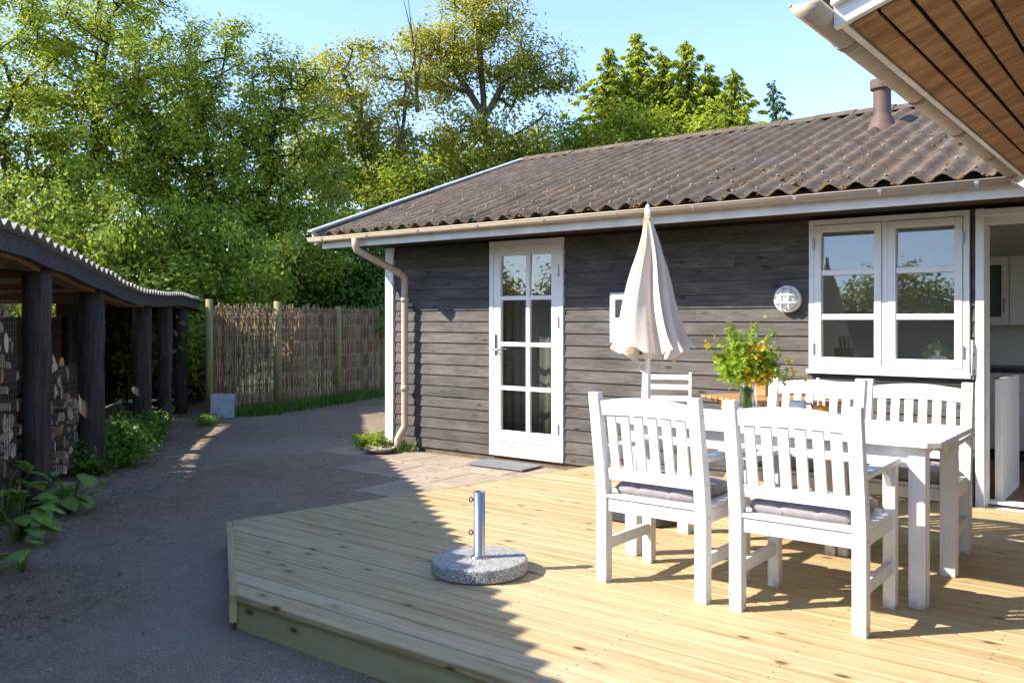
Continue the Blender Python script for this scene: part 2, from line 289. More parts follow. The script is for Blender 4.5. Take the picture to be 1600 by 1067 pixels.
def bm_box(bm, x0, x1, y0, y1, z0, z1, bevel=0.0, mtx=None):
    vs = [bm.verts.new(p) for p in ((x0, y0, z0), (x1, y0, z0), (x1, y1, z0), (x0, y1, z0), (x0, y0, z1), (x1, y0, z1), (x1, y1, z1), (x0, y1, z1))]
    fs = [bm.faces.new([vs[i] for i in q]) for q in ((0, 3, 2, 1), (4, 5, 6, 7), (0, 1, 5, 4), (1, 2, 6, 5), (2, 3, 7, 6), (3, 0, 4, 7))]
    if bevel:
        es = list({e for f in fs for e in f.edges})
        r = bmesh.ops.bevel(bm, geom=es, offset=bevel, segments=1, affect='EDGES', clamp_overlap=True)
        vs = list({v for f in r['faces'] for v in f.verts} | {v for v in vs if v.is_valid})
    if mtx is not None:
        bmesh.ops.transform(bm, matrix=mtx, verts=[v for v in vs if v.is_valid])
    return vs
def box(name, x0, x1, y0, y1, z0, z1, mat, parent=None, bevel=0.0, base=(0, 0, 0)):
    """box in the parent's coordinates, origin at its own centre"""
    c = ((x0 + x1) / 2, (y0 + y1) / 2, (z0 + z1) / 2); bm = bmesh.new()
    bm_box(bm, x0 - c[0], x1 - c[0], y0 - c[1], y1 - c[1], z0 - c[2], z1 - c[2], bevel)
    return bm_obj(name, bm, mat, parent, c)
def bar(name, a, b, w, h, mat, parent=None, bevel=0.0, up=(0, 0, 1)):
    """rectangular bar from a to b; w across, h along the up direction"""
    a = Vector(a); b = Vector(b); d = b - a; L = d.length; d.normalize()
    u = Vector(up); s_ = d.cross(u).normalized(); u = s_.cross(d).normalized()
    bm = bmesh.new(); bm_box(bm, -L / 2, L / 2, -w / 2, w / 2, -h / 2, h / 2, bevel)
    m = Matrix((d, -s_, u)).transposed().to_4x4(); m.translation = (a + b) / 2
    o = bm_obj(name, bm, mat, parent); o.matrix_local = m
    return o
def prism(name, poly, z0, z1, mat, parent=None, bevel=0.0, loc=(0, 0, 0)):
    bm = bmesh.new()
    lo = [bm.verts.new((x, y, z0)) for x, y in poly]; hi = [bm.verts.new((x, y, z1)) for x, y in poly]
    n = len(poly); bm.faces.new(lo[::-1]); bm.faces.new(hi)
    for i in range(n): bm.faces.new((lo[i], lo[(i + 1) % n], hi[(i + 1) % n], hi[i]))
    if bevel: bmesh.ops.bevel(bm, geom=list(bm.edges), offset=bevel, segments=1, affect='EDGES', clamp_overlap=True)
    return bm_obj(name, bm, mat, parent, loc)
def bm_tube(bm, pts, radii, n=10, cap=True):
    pts = [Vector(p) for p in pts]
    if not hasattr(radii, '__len__'): radii = [radii] * len(pts)
    rings = []; u = None
    for i, p in enumerate(pts):
        d = (pts[min(i + 1, len(pts) - 1)] - pts[max(i - 1, 0)]).normalized()
        if u is None: u = d.orthogonal().normalized()
        else:
            u = u - d * u.dot(d); u.normalize()
        w = d.cross(u)
        rings.append([bm.verts.new(p + (u * math.cos(a) + w * math.sin(a)) * radii[i]) for a in (2 * math.pi * k / n for k in range(n))])
    for r0, r1 in zip(rings, rings[1:]):
        for k in range(n): bm.faces.new((r0[k], r0[(k + 1) % n], r1[(k + 1) % n], r1[k]))
    if cap: bm.faces.new(rings[0][::-1]); bm.faces.new(rings[-1])
def tube(name, pts, radii, mat, parent=None, n=10, smooth=True, loc=(0, 0, 0)):
    bm = bmesh.new(); bm_tube(bm, pts, radii, n); return bm_obj(name, bm, mat, parent, loc, None, smooth)
def lathe(name, prof, mat, parent=None, n=32, loc=(0, 0, 0), smooth=True):
    bm = bmesh.new(); rings = []
    for r, z in prof:
        if r < 1e-5: rings.append([bm.verts.new((0, 0, z))])
        else: rings.append([bm.verts.new((r * math.cos(2 * math.pi * k / n), r * math.sin(2 * math.pi * k / n), z)) for k in range(n)])
    for a, b in zip(rings, rings[1:]):
        for k in range(n):
            k2 = (k + 1) % n
            if len(a) == 1 and len(b) > 1: bm.faces.new((a[0], b[k], b[k2]))
            elif len(b) == 1 and len(a) > 1: bm.faces.new((a[k2], a[k], b[0]))
            elif len(a) > 1: bm.faces.new((a[k], a[k2], b[k2], b[k]))
    return bm_obj(name, bm, mat, parent, loc, None, smooth)
def np_mesh(name, V, F, mat):
    """V (n,3) float, F (m,4) int quads"""
    me = bpy.data.meshes.new(name); V = np.asarray(V, np.float32); F = np.asarray(F, np.int32); k = F.shape[1]
    me.vertices.add(len(V)); me.vertices.foreach_set('co', V.ravel())
    me.loops.add(F.size); me.loops.foreach_set('vertex_index', F.ravel())
    me.polygons.add(len(F)); me.polygons.foreach_set('loop_start', np.arange(0, F.size, k, dtype=np.int32))
    me.update(calc_edges=True); me.validate(); me.materials.append(mat); return me
def copy_tree(o, parent=None):
    c = o.copy(); COL.objects.link(c)
    if parent: c.parent = parent
    for ch in list(o.children): copy_tree(ch, c)
    return c

# ------------------------------------------------------------------ ground and paving
bm = bmesh.new(); S = 1500
for p in ((-S, -S, -0.06), (S, -S, -0.06), (S, S, -0.06), (-S, S, -0.06)): bm.verts.new(p)
bm.faces.new(bm.verts); tag(bm_obj('ground', bm, M['ground']), kind='structure')

def gz(x, y):                                   # height of the yard: it rises a little towards the house
    k = min(1, max(0, (y - 3.0) / 3.2)) * min(1, max(0, (x + 10.0) / 3.0))
    fl = min(1, max(0, (y - 3.6) / 0.8)) * min(1, max(0, (x + 8.6) / 0.9))
    return 0.05 * k + 0.012 * (1 - fl) * mnoise.noise(Vector((x * 0.9, y * 0.9, 3.1)))
NX, NY = 130, 140
xs = np.linspace(-14.6, 3, NX); ys = np.linspace(-4, 13.5, NY)
V = [(x, y, gz(x, y)) for y in ys for x in xs]
F = [(j * NX + i, j * NX + i + 1, (j + 1) * NX + i + 1, (j + 1) * NX + i) for j in range(NY - 1) for i in range(NX - 1)]
pav = tag(link('courtyard_paving', np_mesh('courtyard_paving', V, F, M['paving']), M['paving'], smooth=True), kind='structure')
# pale slabs laid along the house wall
row_y = [6.735, 6.14, 5.54, 4.94, 4.34]
for j in range(4):
    x = -7.35 + (0.31 if j % 2 else 0)
    while x < -4.2:
        w = 0.62
        if not (j == 3) and not (j == 2 and x < -6.0) and not (j == 1 and x < -6.7):
            zt = 0.05 * min(1, max(0, (row_y[j + 1] + 0.3 - 3.0) / 3.2)) + 0.006 + random.uniform(-0.001, 0.001)
            o = box('paving_slab', x + 0.004, x + w - 0.004, row_y[j + 1] + 0.004, row_y[j] - 0.004, zt - 0.05, zt, M['slab'], pav, 0.004)
            o.rotation_euler = (0.0 if j < 1 else 0.012, random.uniform(-.003, .003), random.uniform(-.004, .004))
        x += w

# ------------------------------------------------------------------ deck
DZ = 0.17
deck = empty('deck', (0, 0, 0), 0, kind='structure')
C1 = (-4.80, 3.294); C2 = (-3.525, 2.44); CW = (-4.08, 6.75)
def deck_left(y):                               # left end of the deck at depth y
    if y < C1[1]:
        k = (y - C2[1]) / (C1[1] - C2[1]); return C2[0] + (C1[0] - C2[0]) * k
    k = (y - C1[1]) / (CW[1] - C1[1]); return C1[0] + (CW[0] - C1[0]) * k
pitch = 0.1245; y = 2.44; i = 0
while y + pitch < 6.76:
    y1 = y + 0.1165
    xl0 = deck_left(y) + (0.028 if y < C1[1] - .1 else 0.0); xl1 = deck_left(y1) + (0.028 if y < C1[1] - .1 else 0.0)
    cuts = [random.choice([0.3, 0.9])]
    xa0, xa1 = xl0, xl1
    for xe in cuts + [1.7]:
        zt = DZ + random.uniform(-0.0012, 0.0012)
        cx, cy = (xa0 + xe) / 2, (y + y1) / 2
        prism('deck_board', [(xa0 - cx, y - cy), (xe - 0.0015 - cx, y - cy), (xe - 0.0015 - cx, y1 - cy), (xa1 - cx, y1 - cy)], -0.028, 0, M['deck'], deck, 0.003, (cx, cy, zt))
        xa0 = xa1 = xe + 0.0015
    y += pitch; i += 1
# front fascia (two stacked boards), chamfer trim, side trim
for z0, z1 in ((0.0, 0.138),):
    box('fascia_board', -3.535, 1.7, 2.462, 2.487, z0, z1, M['fascia_pine'], deck, 0.003)
d = Vector((C1[0] - C2[0], C1[1] - C2[1], 0)).normalized()
p0 = Vector((*C2, 0)) - d * 0.01; p1 = Vector((*C1, 0)) + d * 0.012
nn = Vector((d.y, -d.x, 0));
if nn.x > 0: nn = -nn
bar('edge_trim', (p0.x + nn.x * 0.0, p0.y + nn.y * 0.0, 0.104), (p1.x, p1.y, 0.104), 0.036, 0.136, M['deck'], deck, 0.003)
d2 = Vector((CW[0] - C1[0], CW[1] - C1[1], 0)).normalized(); n2 = Vector((-d2.y, d2.x, 0))
a = Vector((*C1, 0)) + n2 * 0.013 + d2 * 0.02; b = Vector((*CW, 0)) + n2 * 0.013
bar('edge_trim', (a.x, a.y, 0.0975), (b.x, b.y, 0.0975), 0.022, 0.145, M['fascia_pine'], deck, 0.003)
for xj in (-4.2, -3.6, -3.0, -2.4, -1.8, -1.2, -0.6, 0.0, 0.6, 1.2):
    y0_ = 2.52
    while deck_left(y0_) > xj - 0.06 and y0_ < 5: y0_ += 0.05
    y1_ = 6.70
    while deck_left(y1_) > xj - 0.06 and y1_ > 3: y1_ -= 0.05
    if y1_ - y0_ > 0.3: bar('joist', (xj, y0_, 0.085), (xj, y1_, 0.085), 0.045, 0.10, M['fascia_pine'], deck)
bm = bmesh.new(); y = 2.44
while y + pitch < 6.76:
    for xj in (-4.2, -3.6, -3.0, -2.4, -1.8, -1.2, -0.6, 0.0, 0.6):
        if xj < max(deck_left(y), deck_left(y + .11)) + 0.05: continue
        for q in (0.026, 0.091):
            cx, cy = xj + random.uniform(-.006, .006), y + q + random.uniform(-.003, .003); n = 6
            vs = [bm.verts.new((cx + 0.0036 * math.cos(6.283 * k / n), cy + 0.0036 * math.sin(6.283 * k / n), DZ + 0.0018)) for k in range(n)]
            vb_ = [bm.verts.new((v_.co.x, v_.co.y, DZ - 0.01)) for v_ in vs]; bm.faces.new(vs)
            for k in range(n): bm.faces.new((vb_[k], vb_[(k + 1) % n], vs[(k + 1) % n], vs[k]))
    y += pitch
tag(bm_obj('deck_screws', bm, M['iron'], deck), kind='stuff')

# ------------------------------------------------------------------ house
house = empty('house', (-3.5, 6.77, 0), 0, 'low black timber summer house with brown corrugated roof and white trim', 'house')
house.location = (0, 0, 0)
WY = 6.77
wall = None
bm = bmesh.new(); T0, T1 = WY + 0.018, WY + 0.15
for x0, x1, z0, z1 in ((-6.95, -5.51, 0.10, 2.24), (-5.51, -4.63, 2.215, 2.24), (-4.63, -2.34, 0.10, 2.24), (-2.34, -1.22, 0.10, 1.04), (-2.34, -1.22, 2.205, 2.24), (-1.22, -1.19, 0.1, 2.24), (-1.19, -0.2, 2.205, 2.24), (-0.2, 1.75, 0.1, 2.24)):
    bm_box(bm, x0, x1, T0, T1, z0, z1)
for y0_, y1_, z0_, z1_ in ((T1, 7.05, 0.1, 2.24), (7.05, 8.28, 0.1, 0.25), (7.05, 8.28, 2.15, 2.24), (8.28, 13.0, 0.1, 2.24)): bm_box(bm, -6.95, -6.82, y0_, y1_, z0_, z1_)
bm_box(bm, -6.95, 2.4, 12.9, 13.0, 0.1, 2.24)
wall = bm_obj('wall', bm, M['core'], house)
box('plinth', -6.94, -1.25, WY + 0.02, WY + 0.16, -0.05, 0.10, M['plinth'], house)
box('plinth', -6.94, -6.8, WY + 0.16, 13.0, -0.05, 0.10, M['plinth'], house)
def clad(x0, x1, z0, z1, depth=0.0):
    bm = bmesh.new(); cx, cz = (x0 + x1) / 2, (z0 + z1) / 2; n = max(2, int((x1 - x0) / 0.22))
    rows = []
    sd = random.random() * 50
    for k in range(n + 1):
        x = x0 + (x1 - x0) * k / n - cx
        w = 0.0025 * mnoise.noise(Vector((x * 2.2 + sd, sd, 0))); w2 = 0.0022 * mnoise.noise(Vector((x * 3 + sd, sd, 9)))
        y0 = WY - 0.004 + w
        rows.append([bm.verts.new((x, y0 - WY, z0 + 0.003 - cz + w2)), bm.verts.new((x, y0 + 0.0145 - WY, z1 + 0.004 - cz)), bm.verts.new((x, WY + 0.0175 - WY, z1 + 0.004 - cz)), bm.verts.new((x, WY + 0.0175 - WY, z0 + 0.003 - cz + w2))])
    for a, b in zip(rows, rows[1:]):
        for q in range(4): bm.faces.new((a[q], b[q], b[(q + 1) % 4], a[(q + 1) % 4]))
    bm.faces.new(rows[0]); bm.faces.new(rows[-1][::-1])
    return bm_obj('cladding_board', bm, M['clad'], wall, (cx, WY, cz))
U = 0.111
def row(x0, x1, z0, z1, split):
    if split and x1 - x0 > 1.5 and random.random() < 0.55:
        xm = random.choice([-3.75, -3.3, -2.95]); clad(x0, xm - 0.001, z0, z1); clad(xm + 0.001, x1, z0, z1)
    else: clad(x0, x1, z0, z1)
for k in range(-8, 12):
    zt = 1.44 - U * (k + .12); zb = zt - U
    if k == 11: zb = 0.105
    if zb > 2.19: continue
    zt = min(zt, 2.215)
    clad(-6.853, -5.516, zb, zt)
    if zb > 1.02 or zt > 1.06:
        row(-4.622, -2.346, zb, zt, True); clad(-1.213, -1.192, zb, zt)
        if zb < 1.03: clad(-2.345, -1.2135, zb, 1.028)
    else:
        row(-4.622, -1.192, zb, zt, True)
for k in range(24):                              # gable side of the house
    pass
box('corner_board', -6.972, -6.855, WY - 0.022, WY + 0.016, 0.11, 2.22, M['white'], house, 0.002)
box('corner_board', -6.976, -6.952, WY + 0.017, WY + 0.12, 0.11, 2.22, M['white'], house, 0.002)
for y0_, y1_, z0_, z1_ in ((WY + 0.121, 7.05, 0.11, 2.30), (7.05, 8.28, 0.11, 0.25), (7.05, 8.28, 2.15, 2.30), (8.28, 13.0, 0.11, 2.30)): box('gable_cladding', -6.972, -6.952, y0_, y1_, z0_, z1_, M['clad'], house)
box('pane', -6.90, -6.895, 7.05, 8.28, 0.25, 2.15, M['glass'], house)  # added gable glazing, out of view, brings daylight in behind the glazed door

# roof geometry (pitch shared by main roof and wing)
EY, EZ = 6.03, 2.335; RY, RZ = 9.70, 3.62
PH = math.atan2(RZ - EZ, RY - EY); LR = math.hypot(RY - EY, RZ - EZ)
PC = 0.177; AMP = 0.0245
def sheet_mesh(name, ncorr, length, mat, seg=8, thick=0.007, amp=AMP, nl=2):
    V = []; F = []; nx = ncorr * seg + 1
    for t_ in (0, -thick):
        for j in range(nl):
            for i in range(nx):
                x = (i / seg) * PC; V.append((x, length * j / (nl - 1), amp * math.cos(2 * math.pi * i / seg) + t_))
    o = nx * nl
    for j in range(nl - 1):
        for i in range(nx - 1):
            q = j * nx + i; F.append((q, q + 1, q + nx + 1, q + nx)); F.append((o + q, o + q + nx, o + q + nx + 1, o + q + 1))
    for r0 in (0, (nl - 1) * nx):
        b0 = len(V); V += [V[r0 + i] for i in range(nx)] + [V[o + r0 + i] for i in range(nx)]
        for i in range(nx - 1): F.append((b0 + i, b0 + nx + i, b0 + nx + i + 1, b0 + i + 1))
    me = np_mesh(name, V, F, mat); me.polygons.foreach_set('use_smooth', [True] * len(me.polygons)); return me
roof = empty('roof', (0, 0, 0), 0, parent=house)
NR = 4; rl = LR / NR
sm = sheet_mesh('roof_sheet', 6, rl + 0.09, M['roof'])
X0 = -7.27
for j in range(NR):
    for i in range(9):
        o = link('roof_sheet', sm, None, roof)
        up = j * 0.0075 + (0.0015 if i % 2 else 0); dist = j * rl + (0.03 if j == 0 else -0.06)
        o.location = (X0 + i * 6 * PC, EY + dist * math.cos(PH) - up * math.sin(PH), EZ + dist * math.sin(PH) + up * math.cos(PH) + random.uniform(-.002, .002))
        o.rotation_euler = (PH, 0, random.uniform(-.0015, .0015))
for i in range(4):                               # far slope, behind the ridge
    o = link('roof_sheet', sheet_mesh('far_roof_sheet', 12, LR + 0.05, M['roof']) if i == 0 else far, None, roof); far = o.data
    o.location = (X0 + i * 12 * PC + 12 * PC, 2 * RY - EY, EZ); o.rotation_euler = (PH, 0, math.pi)
ridge_n = 23
for i in range(ridge_n):
    x0 = X0 + i * 0.4; bm = bmesh.new(); prof = [(-0.17, -0.055), (-0.09, -0.018), (-0.035, 0.012), (0, 0.02), (0.035, 0.012), (0.09, -0.018), (0.17, -0.055)]
    L_ = 0.43; ra = [bm.verts.new((0, a, b)) for a, b in prof]; rb = [bm.verts.new((L_, a, b + 0.006)) for a, b in prof]
    rc = [bm.verts.new((0, a, b - 0.01)) for a, b in prof]; rd = [bm.verts.new((L_, a, b - 0.004)) for a, b in prof]
    for q in range(6):
        bm.faces.new((ra[q], rb[q], rb[q + 1], ra[q + 1])); bm.faces.new((rc[q], rc[q + 1], rd[q + 1], rd[q]))
        bm.faces.new((ra[q], ra[q + 1], rc[q + 1], rc[q])); bm.faces.new((rb[q], rd[q], rd[q + 1], rb[q + 1]))
    bm.faces.new((ra[0], rc[0], rd[0], rb[0])); bm.faces.new((ra[6], rb[6], rd[6], rc[6]))
    bm_obj('ridge_cap', bm, M['roof'], roof, (x0, RY, RZ + 0.045 + random.uniform(-.006, .006)), (random.uniform(-.02, .02), 0, random.uniform(-.01, .01)))
# moss clumps and fixing caps on the roof
def blobs(name, pts, mat, parent, flat=0.6):
    ico = bmesh.new(); bmesh.ops.create_icosphere(ico, subdivisions=1, radius=1.0)
    bv = np.array([v.co[:] for v in ico.verts]); bf = np.array([[v.index for v in f.verts] for f in ico.faces]); ico.free()
    V = []; F = []; rng = np.random.default_rng(3)
    for k, (p, r) in enumerate(pts):
        j = 1 + 0.35 * rng.standard_normal((len(bv), 1)) * 0.6
        V.append(bv * j * np.array([r, r * rng.uniform(0.8, 1.5), r * flat]) + np.array(p)); F.append(bf + k * len(bv))
    o = link(name, np_mesh(name, np.vstack(V), np.vstack(F), mat), mat, parent, smooth=True); tag(o, kind='stuff'); return o
def roof_pt(x, d, h=0.0):
    z = AMP * math.cos(2 * math.pi * (x - X0) / PC)
    return (x, EY + d * math.cos(PH) - (z + h) * math.sin(PH), EZ + d * math.sin(PH) + (z + h) * math.cos(PH))
pts = []; rn = random.Random(5)
for _ in range(1500):
    x = X0 + PC * (rn.randint(0, 40) + rn.choice([0.5, 0.5, 0.42, 0.6, 0.25, 0.8])) ; dd = rn.random() ** 0.9 * LR
    if mnoise.noise(Vector((x * 0.7, dd * 0.9, 2))) + rn.uniform(-.5, .5) < 0.02: continue
    pts.append((roof_pt(x, dd, 0.004), rn.uniform(0.006, 0.021) * (1.3 if x > -3.5 else 1.0)))
for i in range(41):
    for _ in range(3): pts.append((roof_pt(X0 + PC * (i + 0.5) + rn.uniform(-.05, .05), rn.uniform(-.02, .08), 0.003), rn.uniform(0.006, 0.016)))
blobs('moss', pts, M['moss'], roof, 0.55)
pts = []
for i in range(41):
    for d_ in (0.10, 0.5, 1.0, 1.45, 1.95, 2.4, 2.9, 3.35, 3.75):
        if rn.random() < 0.75: pts.append((roof_pt(X0 + PC * i, d_ + rn.uniform(-.03, .03), 0.006), 0.013))
capm = mat_simple('pale_fixing_cap', (0.20, 0.165, 0.14), (0.32, 0.28, 0.25), 9)
blobs('fixing_caps', pts, capm, roof, 0.7)
# verge: white barge board with grey capping along the gable end
def rp(d, h): return (EY + d * math.cos(PH) - h * math.sin(PH), EZ + d * math.sin(PH) + h * math.cos(PH))
a = rp(-0.01, -0.045); b = rp(LR, -0.045)
bar('barge_board', (-7.305, a[0], a[1]), (-7.305, b[0], b[1]), 0.022, 0.13, M['white_worn'], house, 0.002)
a = rp(-0.05, 0.046); b = rp(LR + 0.02, 0.046)
bar('verge_capping', (-7.285, a[0], a[1]), (-7.285, b[0], b[1]), 0.085, 0.022, M['zinc'], house, 0.004)
# eaves: fascia, soffit, gutter
FY = 6.12
box('eaves_fascia', -7.27, -0.30, FY, FY + 0.022, 2.19, 2.305, M['white_worn'], house, 0.002)
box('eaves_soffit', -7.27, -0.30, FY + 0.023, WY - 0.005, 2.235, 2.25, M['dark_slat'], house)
def half_pipe(name, p0, p1, r, mat, parent, thick=0.004):
    p0 = Vector(p0); p1 = Vector(p1); d = (p1 - p0).normalized(); s_ = d.cross(Vector((0, 0, 1))).normalized()
    bm = bmesh.new(); rings = []
    for p in (p0, p1):
        for rr in (r, r - thick):
            rings.append([bm.verts.new(p + s_ * math.cos(a) * rr - Vector((0, 0, 1)) * math.sin(a) * rr) for a in (math.pi * k / 14 for k in range(15))])
        c = bm.verts.new(p)
    for k in range(14):
        bm.faces.new((rings[0][k], rings[2][k], rings[2][k + 1], rings[0][k + 1])); bm.faces.new((rings[1][k], rings[1][k + 1], rings[3][k + 1], rings[3][k]))
    for k in (0, 14): bm.faces.new((rings[0][k], rings[1][k], rings[3][k], rings[2][k]))
    for q in (0, 2): bm.faces.new(rings[q] )
    # rolled front bead
    o = bm_obj(name, bm, mat, parent, (0, 0, 0), None, True)
    return o
GY, GZ, GR = 6.052, 2.298, 0.042
gut = half_pipe('gutter', (-7.38, GY, GZ), (-0.87, GY, GZ), GR, M['gutter'], house)
tube('gutter_bead', [(-7.38, GY - GR, GZ), (-0.88, GY - GR, GZ)], 0.006, M['gutter'], gut, 8)
def bracket(x):
    bm = bmesh.new(); rr = GR + 0.004; prev = None
    pr = []
    for k in range(13):
        a = math.pi * k / 12; pr.append((GY - math.cos(a) * rr, GZ - math.sin(a) * rr))
    pr = [(GY - rr, GZ + 0.016)] + pr + [(GY + rr, GZ + 0.02)]
    for (y_, z_) in pr:
        cur = [bm.verts.new((x - 0.012, y_, z_)), bm.verts.new((x + 0.012, y_, z_))]
        if prev: bm.faces.new((prev[0], prev[1], cur[1], cur[0]))
        prev = cur
    r_ = bmesh.ops.solidify(bm, geom=list(bm.faces), thickness=0.004)
    bm_obj('gutter_bracket', bm, M['gutter_clip'], gut)
for x in (-7.15, -6.48, -5.78, -5.05, -4.32, -3.62, -2.95, -2.18, -1.62, -1.05): bracket(x)
# downpipe
dp = tube('downpipe', [(-6.68, GY, GZ - 0.03), (-6.68, GY, 2.19), (-6.68, GY + .02, 2.15), (-6.66, GY + 0.08, 2.115), (-6.60, 6.58, 1.945), (-6.598, 6.645, 1.915), (-6.597, 6.672, 1.87), (-6.597, 6.672, 1.75), (-6.597, 6.672, 0.34), (-6.60, 6.665, 0.30), (-6.61, 6.60, 0.22), (-6.612, 6.585, 0.19), (-6.612, 6.585, 0.07)], 0.037, M['gutter'], house, 14)
for z in (1.66, 0.72): tube('pipe_collar', [(-6.597, 6.672, z - 0.03), (-6.597, 6.672, z + 0.03)], 0.042, M['gutter'], dp, 14)
for z in (1.60, 0.66): box('pipe_clip', -6.612, -6.582, 6.70, 6.768, z - 0.012, z + 0.012, M['gutter_clip'], dp)
tube('pipe_collar', [(-6.603, 6.555, 1.955), (-6.600, 6.60, 1.937)], 0.042, M['gutter'], dp, 14)

# wing roof over the right (its eave runs towards the camera)
WE = -0.79; WZ = 2.258
def wz(x): return WZ + (x - WE) * math.tan(PH)
wing = empty('wing_roof', (0, 0, 0), 0, parent=house)
nb = 0; x = WE + 0.035
WYS = 2.50
while x < 0.9:
    w = 0.0685
    bar('soffit_board', (x + w / 2, WYS + 0.03, wz(x + w / 2) + random.uniform(-.003, .003)), (x + w / 2, 6.12 + max(0, min(x - WE, 0.6)), wz(x + w / 2) + random.uniform(-.003, .003)), w, 0.016, M['soffit'], wing, 0.002, up=(-math.sin(PH), 0, math.cos(PH)))
    x += 0.0735
bm = bmesh.new()
for (xa, xb) in ((WE + 0.03, 1.0),):
    vs = [(xa, WYS + 0.02, wz(xa) + 0.02), (xb, WYS + 0.02, wz(xb) + 0.02), (xb, 6.4, wz(xb) + 0.02), (xa, 6.1, wz(xa) + 0.02)]
    lo = [bm.verts.new(v) for v in vs]; hi = [bm.verts.new((v[0], v[1], v[2] + 0.05)) for v in vs]
    bm.faces.new(lo[::-1]); bm.faces.new(hi)
    for q in range(4): bm.faces.new((lo[q], lo[(q + 1) % 4], hi[(q + 1) % 4], hi[q]))
bm_obj('roof_deck', bm, M['core'], wing)
box('wing_fascia', WE, WE + 0.024, WYS + 0.03, 6.115, 2.266, 2.36, M['white_worn'], wing, 0.002)
def vb(name, y0, y1, h0, h1, m):                 # verge boards follow the pitch
    bm = bmesh.new(); xa, xb = WE - 0.004, 1.0
    vs = [bm.verts.new((x_, y_, wz(x_) + h)) for x_ in (xa, xb) for y_ in (y0, y1) for h in (h0, h1)]
    for q in ((0, 1, 3, 2), (4, 6, 7, 5), (0, 2, 6, 4), (1, 5, 7, 3), (0, 4, 5, 1), (2, 3, 7, 6)): bm.faces.new([vs[i] for i in q])
    bm_obj(name, bm, m, wing)
vb('wing_barge_board', WYS - 0.002, WYS + 0.027, 0.0, 0.12, M['white'])
vb('wing_barge_cover', WYS - 0.032, WYS - 0.004, 0.055, 0.155, M['white'])
ws = sheet_mesh('wing_roof_sheet', 6, 1.25, M['roof'])
for i in range(4):
    for j in range(2):
        o = link('roof_sheet', ws, None, wing); dd = -0.07 + j * 1.15
        o.location = (WE + dd * math.cos(PH), WYS - 0.03 + (i + 1) * 6 * PC - 0.0, WZ + 0.125 + dd * math.sin(PH) + 0.008 * j); o.rotation_euler = (Matrix.Rotation(-math.pi / 2, 3, 'Z') @ Matrix.Rotation(PH, 3, 'X')).to_euler()
WGX, WGZ = WE - 0.047, 2.306
wg = half_pipe('gutter', (WGX, WYS - 0.11, WGZ), (WGX, 6.05, WGZ), GR, M['gutter'], house)
tube('gutter_bead', [(WGX - GR, WYS - 0.11, WGZ), (WGX - GR, 6.06, WGZ)], 0.006, M['gutter'], wg, 8)
for y in (2.75, 3.6, 4.35, 5.1, 5.8):
    tube_pts = [(WGX - (GR + .003) * math.cos(a), y, WGZ - (GR + .003) * math.sin(a)) for a in (math.pi * k / 12 for k in range(13))]
    bm = bmesh.new(); prev = None
    for p in tube_pts:
        cur = [bm.verts.new((p[0], y - 0.02, p[2])), bm.verts.new((p[0], y + 0.02, p[2]))]
        if prev: bm.faces.new((prev[0], prev[1], cur[1], cur[0]))
        prev = cur
    bmesh.ops.solidify(bm, geom=list(bm.faces), thickness=0.004)
    bm_obj('gutter_joint', bm, M['gutter'], wg, smooth=True)
box('wing_wall', 0.10, 0.22, 2.75, WY + 0.1, 0.10, 2.5, M['clad'], house)

# roof vent
vx, vy, vzz = -2.28, 8.56, 3.19
vent = lathe('roof_vent', [(0.16, -0.06), (0.13, 0.03), (0.105, 0.09), (0.09, 0.13), (0.08, 0.145), (0.078, 0.16), (0.078, 0.37), (0.078, 0.384), (0.079, 0.385), (0.105, 0.386), (0.106, 0.388), (0.106, 0.40), (0.106, 0.462), (0.106, 0.472), (0.103, 0.475), (0.09, 0.476), (0.0, 0.477)], M['vent_paint'], house, 24, (vx, vy, vzz))

# ------------------------------------------------------------------ glazed door
door = empty('door', (0, 0, 0), 0, parent=house); tag(door, 'white glazed door with eight panes')
DX0, DX1, DB, DT = -5.511, -4.628, 0.112, 2.212
def frame_piece(n, x0, x1, z0, z1, y0, y1, p, m=M['white'], bv=0.003): return box(n, x0, x1, WY + y0, WY + y1, z0, z1, m, p, bv)
frame_piece('door_frame', DX0, DX0 + 0.045, DB, DT, -0.018, 0.11, door)
frame_piece('door_frame', DX1 - 0.045, DX1, DB, DT, -0.018, 0.11, door)
frame_piece('door_frame', DX0 + 0.0455, DX1 - 0.0455, DT - 0.045, DT, -0.018, 0.11, door)
frame_piece('threshold', DX0 + 0.0455, DX1 - 0.0455, DB, DB + 0.03, -0.02, 0.11, door)
lx0, lx1, lz0, lz1 = DX0 + 0.049, DX1 - 0.049, DB + 0.034, DT - 0.049
gx0, gx1, gz0, gz1 = -5.375, -4.766, 0.362, 2.068
frame_piece('door_stile', lx0, gx0, lz0, lz1, -0.010, 0.035, door)
frame_piece('door_stile', gx1, lx1, lz0, lz1, -0.010, 0.035, door)
frame_piece('door_rail', gx0 + 0.0005, gx1 - 0.0005, gz1, lz1, -0.0095, 0.035, door)
frame_piece('door_rail', gx0 + 0.0005, gx1 - 0.0005, lz0, gz0, -0.0095, 0.035, door)
frame_piece('drip_bar', gx0 - 0.02, gx1 - 0.03, 0.262, 0.276, -0.022, -0.0096, door)
xm = (gx0 + gx1) / 2 + 0.028 - 0.002
frame_piece('muntin', xm - 0.022, xm + 0.022, gz0 + .0005, gz1 - .0005, -0.006, 0.03, door)
zbars = [0.777, 1.204, 1.654]
for z in zbars:
    frame_piece('muntin', gx0 + .0005, xm - 0.0225, z - 0.020, z + 0.020, -0.006, 0.03, door)
    frame_piece('muntin', xm + 0.0225, gx1 - .0005, z - 0.020, z + 0.020, -0.006, 0.03, door)
zz = [gz0 - .02] + zbars + [gz1 + .02]
